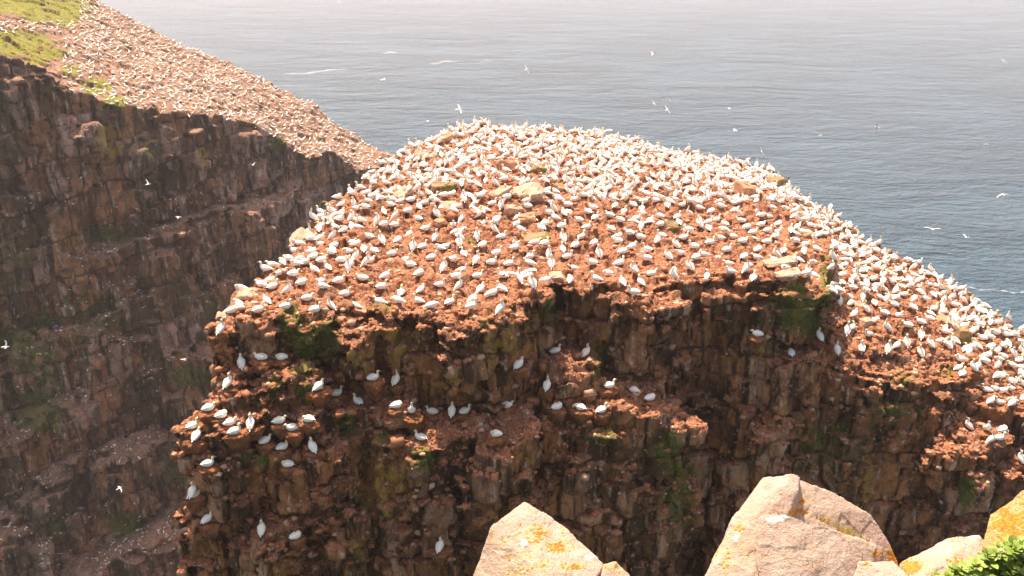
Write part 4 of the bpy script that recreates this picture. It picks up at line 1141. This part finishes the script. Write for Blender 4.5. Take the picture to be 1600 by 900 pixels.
# flying gannets
FLY = [bird_mesh('flying_gannet', flyer(d_)) for d_ in ((.35, .15, -.35, -.8), (.7, .75, .7, .5), (.1, .1, 0, -.1), (-.3, -.4, -.5, -.6))]
fl = [(1457, 358, 78, 0, 250, 0, 1.0, 'largest flying gannet, wings arched down, over the water by the shoulder'),
 (1512, 371, 105, 1, 200, 20, .9, 'flying gannet with wings raised in a V, next to the largest flier'),
 (1567, 304, 95, 3, 80, -15, .9, 'flying gannet with dropped wings above the largest flier'),
 (1371, 199, 110, 3, 150, 60, .9, 'diving gannet showing a black wing tip against grey water'),
 (1568, 95, 130, 2, 60, 40, .9, 'gannet gliding highest at the far side of the water'),
 (1541, 226, 130, 0, 160, 20, .8, 'thin-looking flying gannet at the far side, below the highest glider'),
 (1190, 237, 110, 2, 70, 60, .8, 'flying gannet just above the crowded back edge of the stack'),
 (1148, 204, 140, 0, 20, 10, .8, 'small flying gannet over the back edge, wings arched'),
 (1283, 211, 180, 3, 120, 10, .8, 'tiny flying gannet over open water beyond the shoulder'),
 (1042, 172, 120, 2, 45, 50, .9, 'brighter lower bird of the close trio over the water'),
 (1022, 162, 150, 2, 60, 50, .7, 'fainter outer bird of the close trio over the water'),
 (1047, 157, 150, 2, 100, 70, .7, 'uppermost bird of the close trio over the water'),
 (822, 109, 125, 2, 45, 60, .9, 'steeply banked flying gannet over the pale water behind the peak'),
 (717, 171, 95, 2, 20, 30, .95, 'long-winged gannet gliding just above the stack\'s peak'),
 (598, 125, 115, 0, 350, 0, .9, 'flying gannet over pale water beside the headland\'s lower end'),
 (668, 189, 140, 3, 200, 20, .8, 'small flying gannet low by the peak\'s outer side'),
 (1020, 86, 130, 1, 30, 0, .9, 'golden-lit flying gannet high over the far water'),
 (1139, 170, 160, 0, 10, 0, .7, 'very small flying gannet beyond the close trio'),
 (231, 288, 88, 1, 60, 20, .7, 'flying gannet before the headland\'s ochre-stained wall'),
 (279, 339, 88, 3, 200, 20, .75, 'flying gannet before the middle of the headland wall'),
 (8, 542, 80, 1, 20, 30, .85, 'flying gannet at the outermost edge before the mossy headland ledge'),
 (186, 763, 80, 3, 40, 10, .75, 'lowest flying gannet, before the foot of the headland'),
 (287, 562, 80, 2, 160, 20, .6, 'flying gannet above the green patch of the headland'),
 (395, 258, 110, 1, 140, 10, .7, 'flying gannet before the upper headland wall near its end'),
 (530, 3, 200, 2, 100, 20, .9, 'topmost flying gannet over the brightest water')]
for (px, py, D, m, ang, bank, s, lab) in fl:
    o = bpy.data.objects.new('flying_gannet', FLY[m]); C.objects.link(o)
    o.location = W(px, py, D); o.rotation_euler = (R(bank), R(rnd.uniform(-15, 10)), R(ang)); o.scale = (s * 1.0,) * 3
    tag(o, lab, 'gannet', 'gannets in flight')

# ------------------------------------------------------------------ loose slabs on the stack
def slab_mesh(sx, sy, sz, seed):
    r = random.Random(seed)
    b = bmesh.new()
    for x in (-1, 1):
        for y in (-1, 1):
            for z in (-1, 1):
                b.verts.new((sx / 2 * x * r.uniform(.5, 1.08), sy / 2 * y * r.uniform(.5, 1.08), sz / 2 * z * r.uniform(.6, 1.15)))
    for _ in range(7):
        a = r.uniform(0, 6.28); b.verts.new((sx / 2 * math.cos(a) * 1.02, sy / 2 * math.sin(a) * 1.02, sz / 2 * r.uniform(-.8, .8)))
    bmesh.ops.convex_hull(b, input=b.verts)
    bmesh.ops.delete(b, geom=[v for v in b.verts if not v.link_faces], context='VERTS')
    bmesh.ops.bevel(b, geom=b.edges[:], offset=min(sx, sy, sz) * .045, segments=1, affect='EDGES')
    bmesh.ops.triangulate(b, faces=b.faces[:])
    bmesh.ops.subdivide_edges(b, edges=b.edges[:], cuts=4, use_grid_fill=True)
    me = bpy.data.meshes.new('slab'); b.to_mesh(me); b.free()
    V = get_v(me); N = get_n(me)
    set_v(me, V + N * (0.09 * fbm(V * 2.2 + seed, seed, 4) + 0.05 * worley(V * 2.6 + seed, seed)[0])[:, None])
    return me
SL = [ # px, py, size, yaw, tiltx, tilty, mat, label
 (787, 262, (2.3, 2.0, 1.5), .3, -.35, .12, 'slab_red', 'large red-brown block at the top of the slab pile'),
 (826, 304, (2.3, 1.7, 1.2), .1, .22, -.10, 'slab_pale', 'big tilted slab with a pale flat top in the slab pile'),
 (782, 300, (1.7, 1.0, .6), .7, .1, -.35, 'slab_pale', 'narrow pale slab leaning against the big tilted one'),
 (748, 268, (1.3, 1.1, .8), .9, .35, .0, 'slab_red', 'orange-lit angular block beside the large red-brown block'),
 (664, 244, (1.7, 1.3, .9), .2, .3, .2, 'slab_pale', 'very pale slab near the outer skyline of the stack'),
 (692, 218, (2.0, .8, .8), .6, .1, -.4, 'slab_red', 'slanting reddish slab just under the peak'),
 (801, 332, (1.4, 1.1, 1.1), .5, .2, .2, 'slab_pale', 'rough pale boulder under the big tilted slab'),
 (824, 338, (1.2, .9, .35), .2, .1, .05, 'slab_red', 'small flat stone next to the rough pale boulder'),
 (874, 296, (1.1, .9, .9), .9, .45, .1, 'slab_moss', 'mossy wedge-shaped stone beside the slab pile'),
 (840, 264, (1.2, 1.2, .8), .4, .1, .5, 'slab_moss', 'dark wedge stone behind the big tilted slab'),
 (690, 294, (1.9, 1.0, .8), .1, .1, .1, 'slab_moss', 'mossy block half buried on the outer slope'),
 (627, 303, (1.5, 1.0, .5), .6, .2, -.3, 'slab_pale', 'pale slab lying on the crowded outer slope'),
 (702, 322, (1.5, 1.1, .5), .2, .35, .1, 'slab_pale', 'pale pinkish slab with a green edge on the red slope'),
 (685, 347, (.9, .7, .45), 1.1, .1, .1, 'slab_red', 'rounded red stone on the open slope'),
 (870, 434, (.95, .9, .62), .05, .12, .0, 'slab_pale', 'pale cube-like stone on the rim under a flapping bird'),
 (1046, 356, (1.25, 1.0, .9), .7, .55, .3, 'slab_moss', 'olive triangular stone standing in the crowd'),
 (1166, 300, (1.9, 1.6, 1.3), .5, .2, .2, 'slab_red', 'large brown boulder in the crowd near the far shoulder'),
 (1214, 288, (1.5, 1.4, 1.6), .2, .1, .1, 'slab_moss', 'rounded mossy boulder at the end of the skyline'),
 (469, 372, (1.6, 1.2, .5), .9, .4, -.4, 'slab_pale', 'pale triangular slab overhanging the outer edge'),
 (388, 462, (1.4, 1.0, .6), .5, .15, .1, 'slab_pale', 'pale block at the outer edge near the corner'),
 (352, 494, (1.5, 1.0, .35), .3, .1, .3, 'slab_pale', 'thin slab capping the outermost corner'),
 (556, 481, (.95, .75, .5), .2, .5, .1, 'slab_red', 'flat rounded stone set into the rim'),
 (1222, 408, (1.9, 1.0, .25), .1, .08, -.1, 'slab_pale', 'long thin pale slab on the rim above the mossy wall'),
 (1232, 428, (1.5, .9, .3), .3, .1, -.05, 'slab_pale', 'pale flat ledge stone just over the green wall'),
 (1272, 368, (1.5, .9, .5), .2, .1, .1, 'slab_moss', 'greenish slab among the birds above the mossy wall'),
 (1252, 388, (1.0, .6, .3), .1, .15, .0, 'slab_pale', 'small white-splashed slab behind the long thin slab'),
 (1335, 471, (2.0, .8, .3), -.6, .1, .3, 'slab_pale', 'long plank-like stone sloping on the lower shoulder'),
 (1353, 503, (1.2, .8, .6), .3, .1, .1, 'slab_pale', 'pale boulder at the foot of the plank-like stone'),
 (1482, 503, (1.6, 1.1, .6), -.3, .2, .2, 'slab_red', 'reddish boulder near the brink of the lower shoulder'),
 (1504, 530, (.9, .8, 1.6), .1, .05, .0, 'slab_moss', 'squared upright stone at the top of the dark cleft'),
 (838, 370, (1.6, .9, .4), .3, .3, -.1, 'slab_moss', 'flat stone with yellow-green moss below the slab pile'),
 (745, 329, (1.2, .8, .4), .8, .3, .1, 'slab_red', 'flat red stone beside the bird with spread wings'),
]
for k, (px, py, sz, yaw, tx, ty, mt, lab) in enumerate(SL):
    loc, nn = cast_px(stack, px, py + 3)
    if loc is None: loc = W(px, py + 3, 60)
    o = link('loose_rock', slab_mesh(*sz, 200 + k), [M[mt]])
    o.location = loc + Vector((0, .15, sz[2] * .02)); o.rotation_euler = (tx, ty, yaw)
    tag(o, lab, 'rock', 'loose rocks on the stack')

# rubble: clods and chips over the flat parts of the stack
chips = []
for s_ in range(8):
    r = random.Random(900 + s_)
    b = bmesh.new(); bmesh.ops.create_icosphere(b, subdivisions=1, radius=.5) if s_ % 2 else bmesh.ops.create_cube(b, size=.85)
    for v in b.verts: v.co *= r.uniform(.72, 1.2)
    bmesh.ops.triangulate(b, faces=b.faces[:])
    me = bpy.data.meshes.new('c'); b.to_mesh(me); b.free()
    chips.append((get_v(me), np.array([tuple(p.vertices) for p in me.polygons])))
    bpy.data.meshes.remove(me)
VV, FF = [], []; base = 0; cnt = 0; nch = 0
def add_chip(loc, s, flat):
    global base
    V, Fq = chips[r2.randrange(8)]
    a, c = r2.uniform(0, 6.28), r2.uniform(-.5, .5)
    m = np.array(Matrix.Rotation(a, 3, 'Z') @ Matrix.Rotation(c, 3, 'X'))
    Q = (V * np.array([s, s * r2.uniform(.5, 1), s * flat])) @ m.T + np.array(loc)
    VV.append(Q); FF.append(Fq + base); base += len(V)
while cnt < 60000 and nch < 19000:
    cnt += 1
    if cnt % 3:
        x = r2.uniform(-16, 36); y = r2.uniform(38, 80); loc, nn = cast(stack, x, y)
    else:
        loc, nn = cast_px(stack, r2.uniform(280, 1600), r2.uniform(480, 880))
    if loc is None or nn.z < 0.42 or loc.z < -46: continue
    s = .08 + .34 * r2.random() ** 2.6
    add_chip(loc, s * (1.9 if r2.random() < .03 else 1), r2.uniform(.35, .8)); nch += 1
me = np_mesh('rubble', np.concatenate(VV), np.concatenate(FF))
tag(link('rubble', me, [M['rubble']]), 'loose reddish clods and stone chips strewn over the sea stack', 'rubble', kind='stuff')

# ------------------------------------------------------------------ haze over the sea
hz = bpy.data.meshes.new('haze')
bmh = bmesh.new(); bmesh.ops.create_cube(bmh, size=1)
for v in bmh.verts: v.co = Vector((v.co.x * 2 * (S + 50), v.co.y * 2 * (S + 50), (SEA - 8) if v.co.z < 0 else 6.0))
bmh.to_mesh(hz); bmh.free()
hm = bpy.data.materials.new('haze'); hm.use_nodes = True; ht = hm.node_tree; ht.nodes.clear()
ho = ht.nodes.new('ShaderNodeOutputMaterial'); hv = ht.nodes.new('ShaderNodeVolumePrincipled')
hv.inputs['Color'].default_value = (1.0, 0.93, 0.97, 1); hv.inputs['Density'].default_value = 0.00021; hv.inputs['Anisotropy'].default_value = 0.3
ht.links.new(hv.outputs[0], ho.inputs['Volume'])
haze = tag(link('haze', hz, [hm]), 'thin bright haze over the sea', 'haze', kind='stuff')
